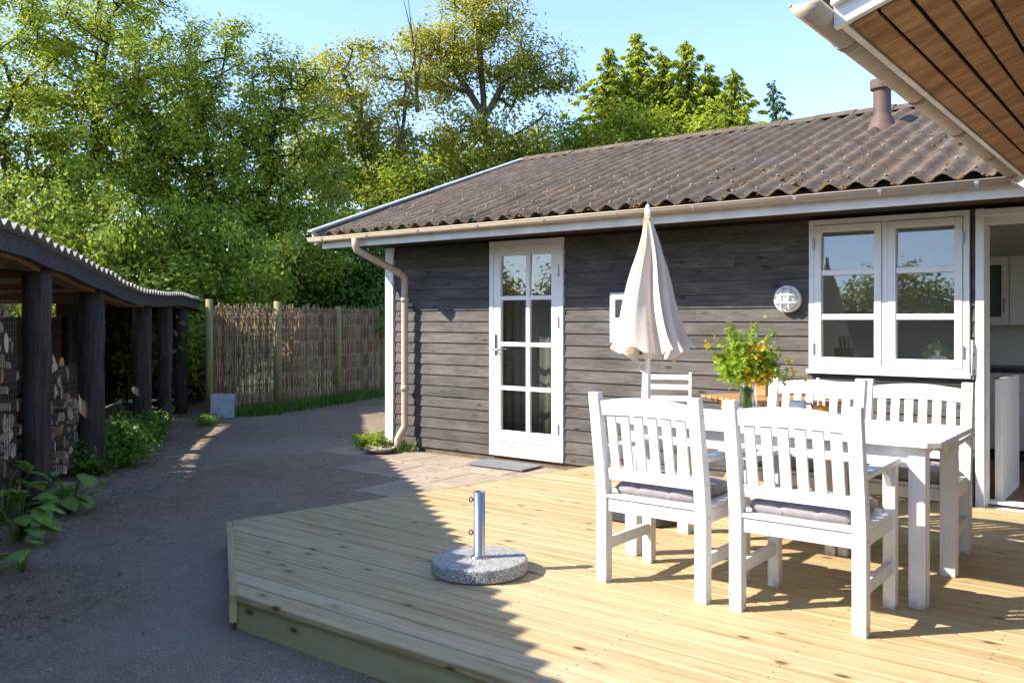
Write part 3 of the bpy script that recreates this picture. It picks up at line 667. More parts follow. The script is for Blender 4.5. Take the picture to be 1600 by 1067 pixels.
for q in range(4):
    for (xa, xb) in ((gx0, xm - 0.022), (xm + 0.022, gx1)):
        o = box('pane', xa - .004, xb + .004, WY + 0.012, WY + 0.016, zz[q] + 0.016, zz[q + 1] - 0.016, M['glass'], door)
        o.rotation_euler = (-0.019 + random.uniform(-.002, .002), 0, random.uniform(-.003, .003))
for z in (0.42, 1.42, 1.90):
    box('hinge', DX1 - 0.058, DX1 - 0.040, WY - 0.028, WY - 0.0105, z - 0.055, z + 0.055, M['iron'], door, 0.003)
bm = bmesh.new(); prev = None
for k in range(49):
    x_ = -5.62 + 1.1 * k / 48; y_ = WY + 0.30 + 0.014 * math.sin(k * 1.35) + 0.006 * math.sin(k * 3.1)
    cur = [bm.verts.new((x_, y_, z_)) for z_ in (0.20, 0.9, 1.6, 2.12)]
    if prev:
        for q in range(3): bm.faces.new((prev[q], cur[q], cur[q + 1], prev[q + 1]))
    prev = cur
bmesh.ops.solidify(bm, geom=list(bm.faces), thickness=0.003)
bm_obj('curtain', bm, mat_simple('added_grey_green_curtain', (0.28, 0.27, 0.22), (0.36, 0.345, 0.29), 9, (1, 1, 0.2), 0.95, 0.05, 0.1), door, smooth=True)  # curtain added to catch sun and lighten the otherwise dark door panes
hb = box('door_handle', lx0 + 0.018, lx0 + 0.052, WY - 0.018, WY - 0.0105, 1.09, 1.30, M['steel'], door, 0.004)
tube('lever', [(lx0 + 0.035, WY - 0.012, 1.15), (lx0 + 0.035, WY - 0.055, 1.15), (lx0 + 0.05, WY - 0.06, 1.15), (lx0 + 0.15, WY - 0.06, 1.147)], 0.009, M['steel'], None, 10).parent = door

# ------------------------------------------------------------------ kitchen window
win = empty('window', (0, 0, 0), 0, parent=house); tag(win, 'white two-casement kitchen window with six panes')
wx0, wx1, wz0, wz1 = -2.337, -1.222, 1.066, 2.203
frame_piece('window_frame', wx0, wx0 + 0.04, wz0, wz1, -0.02, 0.11, win)
frame_piece('window_frame', wx1 - 0.04, wx1, wz0, wz1, -0.02, 0.11, win)
frame_piece('window_frame', wx0 + .0405, wx1 - .0405, wz1 - 0.04, wz1, -0.02, 0.11, win)
frame_piece('window_frame', wx0 + .0405, wx1 - .0405, wz0, wz0 + 0.03, -0.02, 0.11, win)
wm = (wx0 + wx1) / 2
frame_piece('mullion', wm - 0.020, wm + 0.020, wz0 + .0305, wz1 - .0405, -0.018, 0.11, win)
frame_piece('window_sill', wx0 - 0.012, wx1 + 0.012, wz0 - 0.032, wz0 - 0.0005, -0.05, 0.11, win)
for (xa, xb) in ((wx0 + 0.043, wm - 0.023), (wm + 0.023, wx1 - 0.043)):
    za, zb = wz0 + 0.034, wz1 - 0.044; st = 0.052
    frame_piece('casement', xa, xa + st, za, zb, -0.026, 0.03, win); frame_piece('casement', xb - st, xb, za, zb, -0.026, 0.03, win)
    frame_piece('casement', xa + st + .0005, xb - st - .0005, zb - st, zb, -0.0255, 0.03, win); frame_piece('casement', xa + st + .0005, xb - st - .0005, za, za + 0.058, -0.0255, 0.03, win)
    zs = [za + 0.058, 1.463, 1.800, zb - st]
    for z in zs[1:3]: frame_piece('glazing_bar', xa + st + .0005, xb - st - .0005, z - 0.021, z + 0.021, -0.018, 0.025, win)
    for q in range(3):
        o = box('pane', xa + st - .004, xb - st + .004, WY + 0.006, WY + 0.010, zs[q] + (0.017 if q else -.004), zs[q + 1] - (0.017 if q < 2 else -.004), M['glass'], win)
        o.rotation_euler = (-0.040 + random.uniform(-.001, .001), 0, random.uniform(-.002, .002))
    hx = xa - 0.002 if xa < wm - 0.3 else xb + 0.002
    for z in (1.22, 2.02): box('hinge', hx - 0.008, hx + 0.008, WY - 0.036, WY - 0.0265, z - 0.045, z + 0.045, M['iron'], win, 0.002)
tube('window_stay', [(wx1 + 0.018, WY - 0.03, 1.30), (wx1 + 0.020, WY - 0.045, 1.26), (wx1 + 0.02, WY - 0.04, 1.06)], 0.007, M['white'], win, 8)
box('stay_plate', wx1 + 0.014, wx1 + 0.03, WY - 0.035, WY - 0.01, 1.03, 1.07, M['iron'], win)

# ------------------------------------------------------------------ open kitchen doorway
kd = empty('doorway', (0, 0, 0), 0, parent=house); tag(kd, 'open kitchen doorway with worn white frame')
kx0 = -1.186
frame_piece('door_frame', kx0, kx0 + 0.055, 0.15, 2.205, -0.022, 0.02, kd)
frame_piece('door_frame', kx0 + 0.056, -0.26, 2.15, 2.2, -0.022, 0.02, kd)
frame_piece('inner_jamb', kx0 + 0.012, kx0 + 0.062, 0.15, 2.20, 0.0205, 0.15, kd, M['white_worn'])
frame_piece('inner_jamb', kx0 + 0.0625, -0.26, 2.10, 2.1495, 0.0205, 0.15, kd, M['white_worn'])
frame_piece('door_frame', -0.26, -0.2, 0.15, 2.205, -0.022, 0.15, kd)
frame_piece('threshold', kx0 + 0.0, -0.2, 0.115, 0.149, -0.05, 0.16, kd, M['white_worn'])
frame_piece('threshold_step', kx0 + 0.03, -0.2, 0.172, 0.19, 0.06, 0.16, kd, M['white'])
# interior of the kitchen
IF = 0.165
room = empty('kitchen_room', (0, 0, 0), 0, parent=house)
box('interior_floor', -6.8, 1.9, WY + 0.16, 9.75, IF - 0.05, IF, M['int_floor'], room)
box('interior_wall', -6.8, 1.9, 9.72, 9.80, IF, 2.5, M['int_wall'], room)
box('interior_wall', -6.8, -3.41, 8.35, 8.43, IF, 2.42, M['int_wall'], room)
box('interior_wall', -3.4, -3.3, WY + 0.16, 9.71, IF, 2.5, M['int_wall'], room)
box('interior_wall', 1.8, 1.9, 9.60, 9.71, IF, 2.2, M['int_wall'], room); box('interior_wall', 1.8, 1.9, WY + 0.16, 9.71, 2.2, 2.5, M['int_wall'], room)  # unseen side opened below the lintel, added to let daylight into the kitchen
box('ceiling', -6.8, 1.9, WY + 0.155, 9.8, 2.42, 2.46, M['int_wall'], room)
box('lintel', -6.8, 1.9, WY + 0.152, WY + 0.17, 2.205, 2.42, M['int_wall'], room)
box('inner_wall_lining', -2.34, -1.19, WY + 0.152, WY + 0.17, IF, 1.03, M['int_wall'], room)

# ------------------------------------------------------------------ wall fittings
lamp = empty('wall_lamp', (-2.497, WY, 1.603), 0, 'round white caged bulkhead lamp on the dark cladding left of the window', 'lamp')
def lathe_y(name, prof, mat, parent, n=32):      # turned about the axis that points out of the wall (-Y)
    o = lathe(name, prof, mat, parent, n); o.rotation_euler = (R(90), 0, 0); return o
lathe_y('lamp_base', [(0, 0), (0.10, 0.0), (0.104, 0.01), (0.104, 0.03), (0.098, 0.036), (0.082, 0.036), (0, 0.036)], M['white'], lamp)
lathe_y('lamp_glass', [(0.084, 0.034), (0.082, 0.055), (0.070, 0.078), (0.045, 0.092), (0, 0.098)], M['lamp_glass'], lamp)
cage = lathe_y('cage_ring', [(0.086, 0.036), (0.105, 0.036), (0.105, 0.050), (0.086, 0.050), (0.086, 0.036)], M['white'], lamp)
for s_ in (-0.03, 0.03):
    L_ = math.sqrt(0.095 ** 2 - s_ ** 2)
    arc = [(-L_ * math.cos(a), 0.048 + 0.058 * math.sin(a)) for a in (math.pi * k / 10 for k in range(11))]
    tube('cage_bar', [(s_, -h, t_) for t_, h in arc], 0.0065, M['white'], lamp, 8)
    tube('cage_bar', [(t_, -h - 0.0015, s_) for t_, h in arc], 0.0065, M['white'], lamp, 8)
mb = empty('meter_box', (-3.93, WY, 1.24), 0, 'pale grey meter cabinet on the wall behind the closed parasol', 'meter box')
box('cabinet', -0.135, 0.135, -0.11, -0.004, 0, 0.44, M['white_worn'], mb, 0.004)
box('cabinet_door', -0.115, 0.115, -0.118, -0.1105, 0.02, 0.42, M['white'], mb, 0.003)
box('meter_glass', -0.075, 0.075, -0.122, -0.1185, 0.22, 0.38, M['counter'], mb, 0.002)
# doormat, white dish by the downpipe
dm = box('doormat', -5.48, -4.82, 6.37, 6.71, 0.066, 0.080, M['mat'], None, 0.004); tag(dm, 'grey speckled doormat in front of the glazed door', 'doormat')
dm.rotation_euler.z = 0.02
fl = bmesh.new()
dish = lathe('stone_dish', [(0, 0), (0.10, 0.0), (0.16, 0.03), (0.17, 0.05), (0.155, 0.05), (0.12, 0.025), (0, 0.018)], M['slab'], None, 20, (-6.72, 6.42, 0.062))
tag(dish, 'pale shallow stone drain dish under the downpipe at the house corner', 'dish')

# ------------------------------------------------------------------ leaves and foliage helpers
def leaf_quads(P, size, rng, up=0.55, aspect=0.55, out=None, droop=0.0):
    """one folded diamond per point"""
    n = len(P); N = rng.standard_normal((n, 3)) * (0.75 if out is not None else 1.0); N[:, 2] = np.abs(N[:, 2]) * 0.8 + up
    if out is not None: N += out
    N /= np.linalg.norm(N, axis=1, keepdims=True)
    A = rng.standard_normal((n, 3)); A[:, 2] -= droop; A -= N * np.sum(A * N, 1, keepdims=True); A /= np.linalg.norm(A, axis=1, keepdims=True)
    B = np.cross(N, A); L = (size * rng.uniform(0.5, 1.45, n))[:, None]; W = L * aspect
    V = np.empty((n, 4, 3)); V[:, 0] = P - A * L * 0.5; V[:, 1] = P + B * W * 0.5 - N * W * 0.12 - A * L * 0.06
    V[:, 2] = P + A * L * 0.5 - N * L * 0.10; V[:, 3] = P - B * W * 0.5 - N * W * 0.12 - A * L * 0.06
    return V.reshape(-1, 3), np.arange(4 * n).reshape(-1, 4)
def branch_mesh(nodes, parent, rad, name, mat, sides=5):
    nodes = np.asarray(nodes); idx = [i for i, p in enumerate(parent) if p >= 0]; a = np.array([parent[i] for i in idx]); b = np.array(idx)
    D = nodes[b] - nodes[a]; D /= (np.linalg.norm(D, axis=1, keepdims=True) + 1e-9)
    ref = np.where(np.abs(D[:, 2:3]) < 0.9, np.array([[0, 0, 1.0]]), np.array([[1.0, 0, 0]]))
    Uv = np.cross(D, ref); Uv /= np.linalg.norm(Uv, axis=1, keepdims=True); Wv = np.cross(D, Uv)
    rad = np.asarray(rad); V = []
    ext = D * (rad[b] * 0.4)[:, None]
    for k in range(sides):
        an = 2 * math.pi * k / sides; dirv = Uv * math.cos(an) + Wv * math.sin(an)
        V.append(nodes[a] + dirv * np.minimum(rad[a], rad[b] * 1.5)[:, None]); V.append(nodes[b] + dirv * rad[b][:, None] + ext)
    V = np.stack(V, 1); m = len(idx); base = np.arange(m)[:, None] * (2 * sides); F = []
    for k in range(sides):
        k2 = (k + 1) % sides; F.append(np.hstack([base + 2 * k, base + 2 * k2, base + 2 * k2 + 1, base + 2 * k + 1]))
    me = np_mesh(name, V.reshape(-1, 3), np.vstack(F), mat); me.polygons.foreach_set('use_smooth', [True] * len(me.polygons)); return me
def lumpy(d, seed):
    rng = np.random.default_rng(seed); k = rng.standard_normal((7, 3)) * 2.6; ph = rng.uniform(0, 6.28, 7)
    return np.mean(np.cos(d @ k.T + ph), axis=1)
def tree(label, trunks, env, n_tips, per_tip, size, cr, leaf, bark, seed, group=None, name='deciduous_tree', cat='tree', inner=0.25, r_tip=0.006, up=0.5, aspect=0.6, bare=None, shell=2.4, flat=0.75):
    """trunks: list of polylines; env: ellipsoids (c, r, weight) that hold the crown"""
    rng = np.random.default_rng(seed)
    base = np.array(trunks[0][0]); nodes = []; par = []; kids = []
    for tr_ in trunks:
        prev = -1
        for p, q in zip(tr_, tr_[1:]):
            p = np.array(p, float); q = np.array(q, float); m = max(2, int(np.linalg.norm(q - p) / 0.35))
            for k in range(m):
                nodes.append(p + (q - p) * k / m + rng.standard_normal(3) * 0.015); par.append(prev); prev = len(nodes) - 1
        nodes.append(np.array(tr_[-1], float)); par.append(prev)
    wts = np.array([e[2] for e in env], float); wts /= wts.sum(); tips = []
    ch = rng.choice(len(env), n_tips, p=wts)
    for ei in range(len(env)):
        m = int(np.sum(ch == ei)); c, r, _ = env[ei]; d = rng.standard_normal((m, 3)); d /= np.linalg.norm(d, axis=1, keepdims=True)
        rr = rng.random(m) ** (1 / shell) * (0.86 + 0.30 * lumpy(d, seed * 13 + ei))
        tips.append(np.array(c) + d * rr[:, None] * np.array(r))
    tips = np.vstack(tips); tips = tips[tips[:, 2] > 0.35]
    T = np.vstack([np.array(nodes)]); d0 = np.array([np.min(np.linalg.norm(T - t_, axis=1)) for t_ in tips]); tips = tips[np.argsort(d0)]
    ntr = len(nodes); LP = []; cap = len(nodes) + len(tips) * 4 + 10; NA = np.zeros((cap, 3)); NA[:ntr] = nodes; cnt = ntr
    for t_ in tips:
        D = NA[:cnt] - t_; dist = np.linalg.norm(D, axis=1); cost = dist + 0.9 * np.maximum(0, D[:, 2] + 0.25 * dist)
        j = int(np.argmin(cost)); p = NA[j]; L = np.linalg.norm(t_ - p); k_ = 3 if L > 0.5 else 2; prev = j
        mid = (p + t_) / 2 + np.array([0, 0, -0.06 * L]) + rng.standard_normal(3) * 0.09 * L
        for k in range(1, k_ + 1):
            s_ = k / k_; q = (1 - s_) ** 2 * p + 2 * s_ * (1 - s_) * mid + s_ * s_ * t_
            NA[cnt] = q; par.append(prev); prev = cnt; cnt += 1
        LP.append((p, t_))
    NA = NA[:cnt]; count = np.zeros(cnt)
    for i in range(cnt - 1, -1, -1):
        if i >= ntr or True: count[i] += 1
        if par[i] >= 0: count[par[i]] += count[i]
    rad = r_tip * np.sqrt(count) ** 0.92
    z0 = base[2]
    root = empty(name, tuple(base), 0, label, cat, group)
    tm = branch_mesh(NA - base, par, rad, 'trunk', bark, 6); link('trunk', tm, bark, root)
    P = []; OUT = []; cen = np.average(np.array([e[0] for e in env]), axis=0, weights=wts)
    for p, t_ in LP:
        m = int(per_tip * rng.uniform(0.5, 1.5)); s_ = np.where(rng.random(m) < inner, rng.uniform(0.2, 0.9, m), rng.uniform(0.75, 1.12, m))[:, None]
        ax = p + (t_ - p) * s_; g = rng.standard_normal((m, 3)) * cr * np.array([1, 1, flat]); P.append(ax + g); od = (t_ - cen); od = od / (np.linalg.norm(od) + 1e-6) * 0.9 + rng.standard_normal(3) * 0.35; OUT.append(np.repeat(od[None], m, 0) + g / cr * 0.35)
    P = np.vstack(P); V_, F_ = leaf_quads(P - base, size, rng, up, aspect, np.vstack(OUT))
    link('crown', np_mesh('crown', V_, F_, leaf), leaf, root)
    if bare is not None:
        for bp in bare: tube('bare_branch', [tuple(np.array(q) - base) for q in bp[0]], bp[1], M['bark'], root, 6)
    return root
CS, CC = 0.612, 0.791
def at(u, depth, z=None, v=None):                # world point for a bearing (in 1600 px photo columns) at a distance
    t_ = (u - 800) / 1375.0; x = depth * (-CS + CC * t_); y = depth * (CC + CS * t_)
    if z is None: z = 1.44 - (v - 500) / 1375.0 * depth
    return (x, y, z)

# ------------------------------------------------------------------ trees behind the shed and the house
tree('broad leafy tree with fresh yellow-green crown at the far left behind the wood shed',
     [[at(60, 15.5, 0), at(50, 15.5, 1.4), at(20, 15.3, 3.5), at(-20, 15, 5.5), at(-30, 15, 7)], [at(75, 15.7, 0), at(110, 16, 2), at(150, 16.2, 4.5), at(170, 16.2, 7)]],
     [(at(-40, 15.6, 4.9), (2.6, 2.4, 3.2), 1.2), (at(150, 16.0, 5.3), (2.6, 2.4, 3.4), 1.5), (at(60, 15.0, 2.6), (3.2, 2.0, 1.5), 1.0), (at(190, 15.4, 2.9), (1.7, 1.6, 1.5), 0.6)],
     820, 130, 0.074, 0.145, M['leaf_bright'], M['bark_dark'], 11, 'trees behind the yard')
tree('round-topped leafy tree between the far left tree and the thin-crowned oak',
     [[at(340, 17, 0), at(345, 17, 1.5), at(330, 17, 4), at(300, 17, 6.4)], [at(360, 17.2, 0), at(400, 17.2, 2.5), at(430, 17.2, 5.4)]],
     [(at(315, 17, 4.9), (2.4, 2.3, 2.9), 1.5), (at(425, 17.2, 4.3), (1.8, 1.9, 2.6), 1.0), (at(330, 16.2, 2.3), (2.6, 1.8, 1.4), 0.9), (at(470, 17.5, 3.3), (1.5, 1.5, 1.9), 0.5)],
     700, 130, 0.074, 0.145, M['leaf_bright'], M['bark_dark'], 23, 'trees behind the yard')
tree('leaning oak with thin yellowish crown and a bare dead top behind the roof',
     [[at(645, 21, 0), at(628, 21, 3.6), at(600, 21, 5.2), at(566, 21, 6.1), at(540, 21, 7.2)], [at(628, 21, 3.6), at(622, 21, 5.4), at(640, 21, 6.9), at(652, 21, 8.4)]],
     [(at(560, 21, 6.4), (1.75, 1.6, 2.1), 1.2), (at(500, 21, 5.2), (1.5, 1.6, 1.9), 0.8), (at(650, 21.3, 4.5), (1.7, 1.6, 1.3), 0.9), (at(590, 21.0, 4.2), (1.6, 1.5, 1.2), 0.6)],
     330, 110, 0.090, 0.21, M['leaf_oak'], M['bark'], 37, 'trees behind the yard', r_tip=0.0085, flat=0.6,
     bare=[([at(652, 21, 6.4), at(650, 21, 7.3), at(643, 21, 8.3), at(630, 21, 9.1)], [0.05, 0.035, 0.022, 0.008]), ([at(651, 21, 7.2), at(646, 21, 8.0), at(636, 21, 9.3)], [0.03, 0.018, 0.007]), ([at(651, 21, 7.0), at(658, 21, 7.8), at(655, 21, 8.6)], [0.03, 0.016, 0.006]), ([at(650, 21, 6.6), at(630, 21, 7.3), at(610, 21, 8.1)], [0.035, 0.02, 0.007])])
tree('tall oak with forked pale trunk and airy crown above the roof ridge',
     [[at(772, 22, 0), at(768, 22, 4.6), at(757, 22, 6.6), at(748, 22, 8.2), at(745, 22, 9.6)], [at(758, 22, 6.5), at(790, 22, 7.4), at(835, 22, 8.0)], [at(758, 22, 6.5), at(720, 22, 7.5), at(690, 22, 8.2)]],
     [(at(750, 22, 8.6), (1.9, 1.8, 1.6), 1.1), (at(835, 22, 7.5), (1.25, 1.3, 1.5), 0.8), (at(680, 22, 7.8), (1.15, 1.2, 1.4), 0.7), (at(775, 22.4, 5.6), (2.1, 1.7, 1.2), 0.8), (at(700, 22, 5.9), (1.2, 1.2, 1.0), 0.4)],
     330, 105, 0.090, 0.21, M['leaf_oak'], M['bark'], 41, 'trees behind the yard', r_tip=0.0085, flat=0.6)
tree('darker dense tree in the gap right of the tall oak',
     [[at(870, 24, 0), at(868, 24, 3), at(860, 24, 6)]], [(at(862, 24, 5.6), (1.6, 1.6, 1.5), 1.2), (at(820, 24, 4.8), (1.6, 1.6, 1.1), 0.7), (at(900, 24.5, 5.0), (1.2, 1.4, 1.3), 0.6)],
     260, 110, 0.09, 0.19, M['leaf_dark'], M['bark_dark'], 53, 'trees behind the yard')
for sd, (u, dp_, zt, rr, lab) in enumerate(((455, 19.2, 4.3, 1.9, 'dark leafy bush overhanging the left half of the woven fence'), (560, 18.8, 4.0, 1.8, 'dark leafy bush between the woven fence and the house corner'), (690, 21, 6.1, 1.9, 'leafy bush filling the gap under the two oaks'), (610, 20, 5.2, 1.7, 'yellow-green bush above the left end of the roof verge'), (805, 22.5, 6.3, 1.9, 'leafy bush right of the tall oak trunk above the ridge end'), (900, 23.5, 4.9, 1.6, 'yellow-green bush just above the middle of the roof ridge'), (255, 15.4, 2.9, 1.7, 'low leafy bush right behind the far end of the wood shed'))):
    tree(lab, [[at(u, dp_, 0), at(u + 5, dp_, 1.4), at(u - 10, dp_, zt * 0.75)]], [(at(u, dp_, zt * 0.56), (rr, rr, zt * 0.46), 1), (at(u + 30, dp_ - .3, zt * 0.36), (rr * 1.1, rr * .9, zt * 0.28), 0.6)],
         250, 105, 0.085, 0.19, M['leaf_dark'] if sd in (0, 1) else M['leaf_bright'], M['bark_dark'], 60 + sd, 'bushes behind the fence', name='leafy_bush', cat='bush')

def conifer(label, base, H, Rr, n_br, leaf, seed, tops=((0, 0, 1.0),), per=40, sz=0.21):
    rng = np.random.default_rng(seed); base = np.array(base); nodes = []; par = []; P = []; A = []
    for (ox, oy, hs) in tops:
        prev = -1; tp = []; lean = rng.standard_normal(2) * 0.42
        for k in range(16):
            s_ = k / 15; w = min(1, s_ * 2.0)
            nodes.append(np.array([ox * w + lean[0] * s_ ** 3, oy * w + lean[1] * s_ ** 3, H * hs * s_])); par.append(prev); prev = len(nodes) - 1; tp.append(prev)
        nb_ = int(n_br * hs)
        for b in range(nb_):
            s_ = 0.12 + 0.87 * ((b + rng.random()) / nb_) ** 0.9; an = b * 2.399 + rng.uniform(-.4, .4)
            L = Rr * hs * (1 - s_) ** 1.15 * rng.uniform(0.35, 1.6) + 0.10; ti = tp[min(15, int(s_ * 15))]; org = nodes[ti] + (nodes[tp[min(15, int(s_ * 15) + 1)]] - nodes[ti]) * (s_ * 15 - int(s_ * 15)); dr = np.array([math.cos(an), math.sin(an), 0])
            prev = ti; m = max(3, int(L / 0.20)); rise = rng.uniform(-0.1, 0.55) + 0.5 * s_
            for k in range(1, m + 1):
                q = k / m; p = org + dr * L * q + np.array([0, 0, L * (rise * q + 0.30 * q * q - 0.32 * math.sin(q * 2.2))]); nodes.append(p); par.append(prev); prev = len(nodes) - 1
                c_ = max(3, int(per * (0.5 + 0.6 * q) * (L / m) / 0.20))
                lat = np.array([-dr[1], dr[0], 0]); sgn = rng.uniform(-1, 1, (c_, 1)); wd = 0.20 * (1.15 - 0.75 * q) * min(1, L / 0.8)
                off = lat * sgn * wd + np.array([0, 0, -1]) * (np.abs(sgn) ** 1.3 * wd * 0.55 + np.abs(rng.standard_normal((c_, 1))) * 0.03) + dr * rng.uniform(-0.5, 0.5, (c_, 1)) * L / m
                P.append(p + off); a_ = lat * sgn * 1.0 + dr * 0.75 + np.array([0, 0, -0.40]) + rng.standard_normal((c_, 3)) * 0.18; A.append(a_ / np.linalg.norm(a_, axis=1, keepdims=True))
    P = np.vstack(P); A = np.vstack(A); n = len(P); N = rng.standard_normal((n, 3)) * 0.45 + np.array([0, 0, 0.9]); N -= A * np.sum(A * N, 1, keepdims=True); N /= np.linalg.norm(N, axis=1, keepdims=True); B = np.cross(N, A)
    L = (sz * rng.uniform(0.5, 1.3, n))[:, None]; W = L * 0.13; V = np.empty((n, 4, 3)); V[:, 0] = P - A * L * .5; V[:, 1] = P + B * W; V[:, 2] = P + A * L * .5 - np.array([0, 0, 0.02]); V[:, 3] = P - B * W
    root = empty('conifer_tree', tuple(base), 0, label, 'tree', 'conifers beyond the roof')
    cnt = np.ones(len(nodes))
    for i in range(len(nodes) - 1, -1, -1):
        if par[i] >= 0: cnt[par[i]] += cnt[i]
    link('trunk', branch_mesh(nodes, par, 0.006 * np.sqrt(cnt), 'trunk', M['bark_dark'], 5), M['bark_dark'], root)
    link('crown', np_mesh('crown', V.reshape(-1, 3), np.arange(4 * n).reshape(-1, 4), leaf), leaf, root); return root
conifer('yellow-green conifer with feathery top, leftmost of the conifers', at(945, 24, 0), 8.9, 3.0, 165, M['leaf_conifer'], 71, ((0, 0, 1.0), (0.5, 0.4, 0.8), (0.9, .7, .74)))
conifer('tallest yellow-green conifer above the middle of the roof', at(1012, 25, 0), 9.7, 3.6, 190, M['leaf_conifer'], 72, ((0, 0, 1.0), (0.62, 0.5, 0.93), (-.5, -.3, .8)))
conifer('broad yellow-green conifer, second tallest above the roof', at(1085, 24.5, 0), 9.4, 3.6, 185, M['leaf_conifer'], 73, ((0, 0, 1.0), (0.6, 0.5, 0.90), (-.5, -.4, 0.85)))
conifer('conifer with drooping sprays at the right end of the conifer group', at(1140, 24.5, 0), 8.4, 2.9, 160, M['leaf_conifer'], 74, ((0, 0, 1.0), (0.6, 0.4, 0.84)))
conifer('slender yellow-green conifer squeezed between the leftmost and the tallest conifer', at(978, 24.6, 0), 8.3, 2.8, 150, M['leaf_conifer'], 77, ((0, 0, 1.0), (0.4, -0.3, 0.9)))
conifer('low broad conifer between the second tallest and the rightmost conifer', at(1115, 25.2, 0), 8.6, 2.8, 150, M['leaf_conifer'], 78, ((0, 0, 1.0), (0.5, 0.2, 0.8)))
conifer('small blue-green spruce tip standing apart to the right of the conifers', at(1226, 26, 0), 8.6, 1.9, 90, M['leaf_bluegreen'], 75)
conifer('tiny conifer tip barely above the ridge left of the roof vent', at(1284, 27, 0), 7.6, 1.3, 60, M['leaf_bluegreen'], 76)
for sd, (u, dp_, zt, rr, lab) in enumerate(((975, 23.3, 7.5, 2.1, 'yellow-green bushy tree under the leftmost conifer above the ridge'), (1060, 23.3, 7.4, 2.1, 'yellow-green bushy tree under the tallest conifers above the ridge'))):
    tree(lab, [[at(u, dp_, 0), at(u + 5, dp_, 2.4), at(u - 10, dp_, zt * 0.8)]], [(at(u, dp_, zt * 0.68), (rr, rr, zt * 0.34), 1)], 230, 110, 0.10, 0.20, M['leaf_conifer'], M['bark_dark'], 160 + sd, 'bushes behind the fence', name='leafy_bush', cat='bush')
# hedge trees along the yard's left side (outside the picture, mirrored in the panes)
for sd, (x, y, h, r) in enumerate(((-6.6, -2.6, 3.5, 1.6), (-4.6, -4.2, 3.5, 1.6), (-8.6, -0.6, 3.5, 1.6), (-2.6, -6.0, 3.7, 1.7), (-10.8, 1.2, 3.0, 1.4), (-7.8, -4.6, 4.4, 1.8), (-0.6, -8.0, 3.8, 1.7))):
    tree('leafy hedge bush behind the wood shed, ' + ('third from its far end', 'fourth from its far end', 'second from its far end', 'fifth from its far end', 'the one nearest its far end', 'tallest, standing back from the row', 'the one farthest towards the camera side')[sd], [[(x, y, 0), (x + .1, y, h * .5), (x, y + .1, h * .8)]], [((x, y, h * .55), (r, r, h * .45), 1)], 260, 95, 0.10, 0.22, M['leaf_bright'], M['bark_dark'], 90 + sd, 'hedge behind the shed', name='hedge_bush', cat='bush')

# ------------------------------------------------------------------ wood shed
SD = Vector((-0.77, 0.64, 0)).normalized(); SN = Vector((SD.y, -SD.x, 0))
if SN.x < 0: SN = -SN
SP = Vector((-6.86, 3.04, 0))
shed = empty('wood_shed', tuple(SP), 0, 'long open wood shed with dark round posts and wavy corrugated roof', 'shed')
def sp(s_, n_=0.0, z=0.0): return SD * s_ + SN * n_ + Vector((0, 0, z))
prof = [(-9, 2.10), (-5, 2.10), (-2.5, 2.10), (-0.8, 2.05), (0.0, 1.995), (1.35, 1.905), (2.3, 1.83), (3.2, 1.785), (4.4, 1.80), (6.1, 1.835), (7.4, 1.815), (8.4, 1.785), (10.2, 1.73)]
def edge_z(s_):
    for (a, za), (b, zb) in zip(prof, prof[1:]):
        if a <= s_ <= b:
            k = (s_ - a) / (b - a); k = k * k * (3 - 2 * k); return za + (zb - za) * k
    return prof[-1][1] if s_ > 0 else prof[0][1]
def rough_post(s_, n_, h, r, seed):
    pts = []; rad = []; rng = random.Random(seed)
    for k in range(9):
        z = -0.05 + (h + 0.05) * k / 8; pts.append(sp(s_, n_, z) + Vector((rng.uniform(-.006, .006), rng.uniform(-.006, .006), 0))); rad.append(r * rng.uniform(0.96, 1.05))
    return tube('post', pts, rad, M['tar_post'], shed, 14)
for k, (s_, r) in enumerate(((-7.2, .1), (-5.4, .1), (-3.6, .1), (-1.75, .1), (0, .098), (1.66, .112), (4.08, .108), (5.72, .095), (7.2, .1), (9.4, .1))):
    rough_post(s_, 0, edge_z(s_) - 0.14, r, k)
    rough_post(s_ + 0.15, -1.28, 1.50, 0.055, 50 + k)
# bent front beam
def ribbon(name, s0, s1, n0, n1, zo0, zo1, mat, parent, step=0.2):
    bm = bmesh.new(); prev = None; m = int((s1 - s0) / step) + 1
    for k in range(m + 1):
        s_ = s0 + (s1 - s0) * k / m; e = edge_z(s_)
        cur = [bm.verts.new(sp(s_, a, e + b)) for a, b in ((n0, zo0), (n1, zo0), (n1, zo1), (n0, zo1))]
        if prev:
            for q in range(4): bm.faces.new((prev[q], prev[(q + 1) % 4], cur[(q + 1) % 4], cur[q]))
        else: bm.faces.new(cur)
        prev = cur
    bm.faces.new(prev[::-1]); return bm_obj(name, bm, mat, parent)
for s0, s1 in ((-8.6, -4.5), (-4.498, -0.9), (-0.898, 3.3), (3.302, 6.5), (6.502, 9.9)):
    ribbon('front_beam', s0, s1, 0.105, 0.15, -0.185, -0.062, M['tar_beam'], shed)
ribbon('top_plate', -8.6, 9.9, -0.07, 0.05, -0.20, -0.12, M['raw_wood'], shed)
for k in range(20):                               # rafters
    s_ = -8.4 + k * 0.93; a = sp(s_, 0.09, edge_z(s_) - 0.085); b = sp(s_, -1.42, edge_z(s_) - 0.135)
    bar('rafter', a, b, 0.05, 0.07, M['raw_wood'], shed)
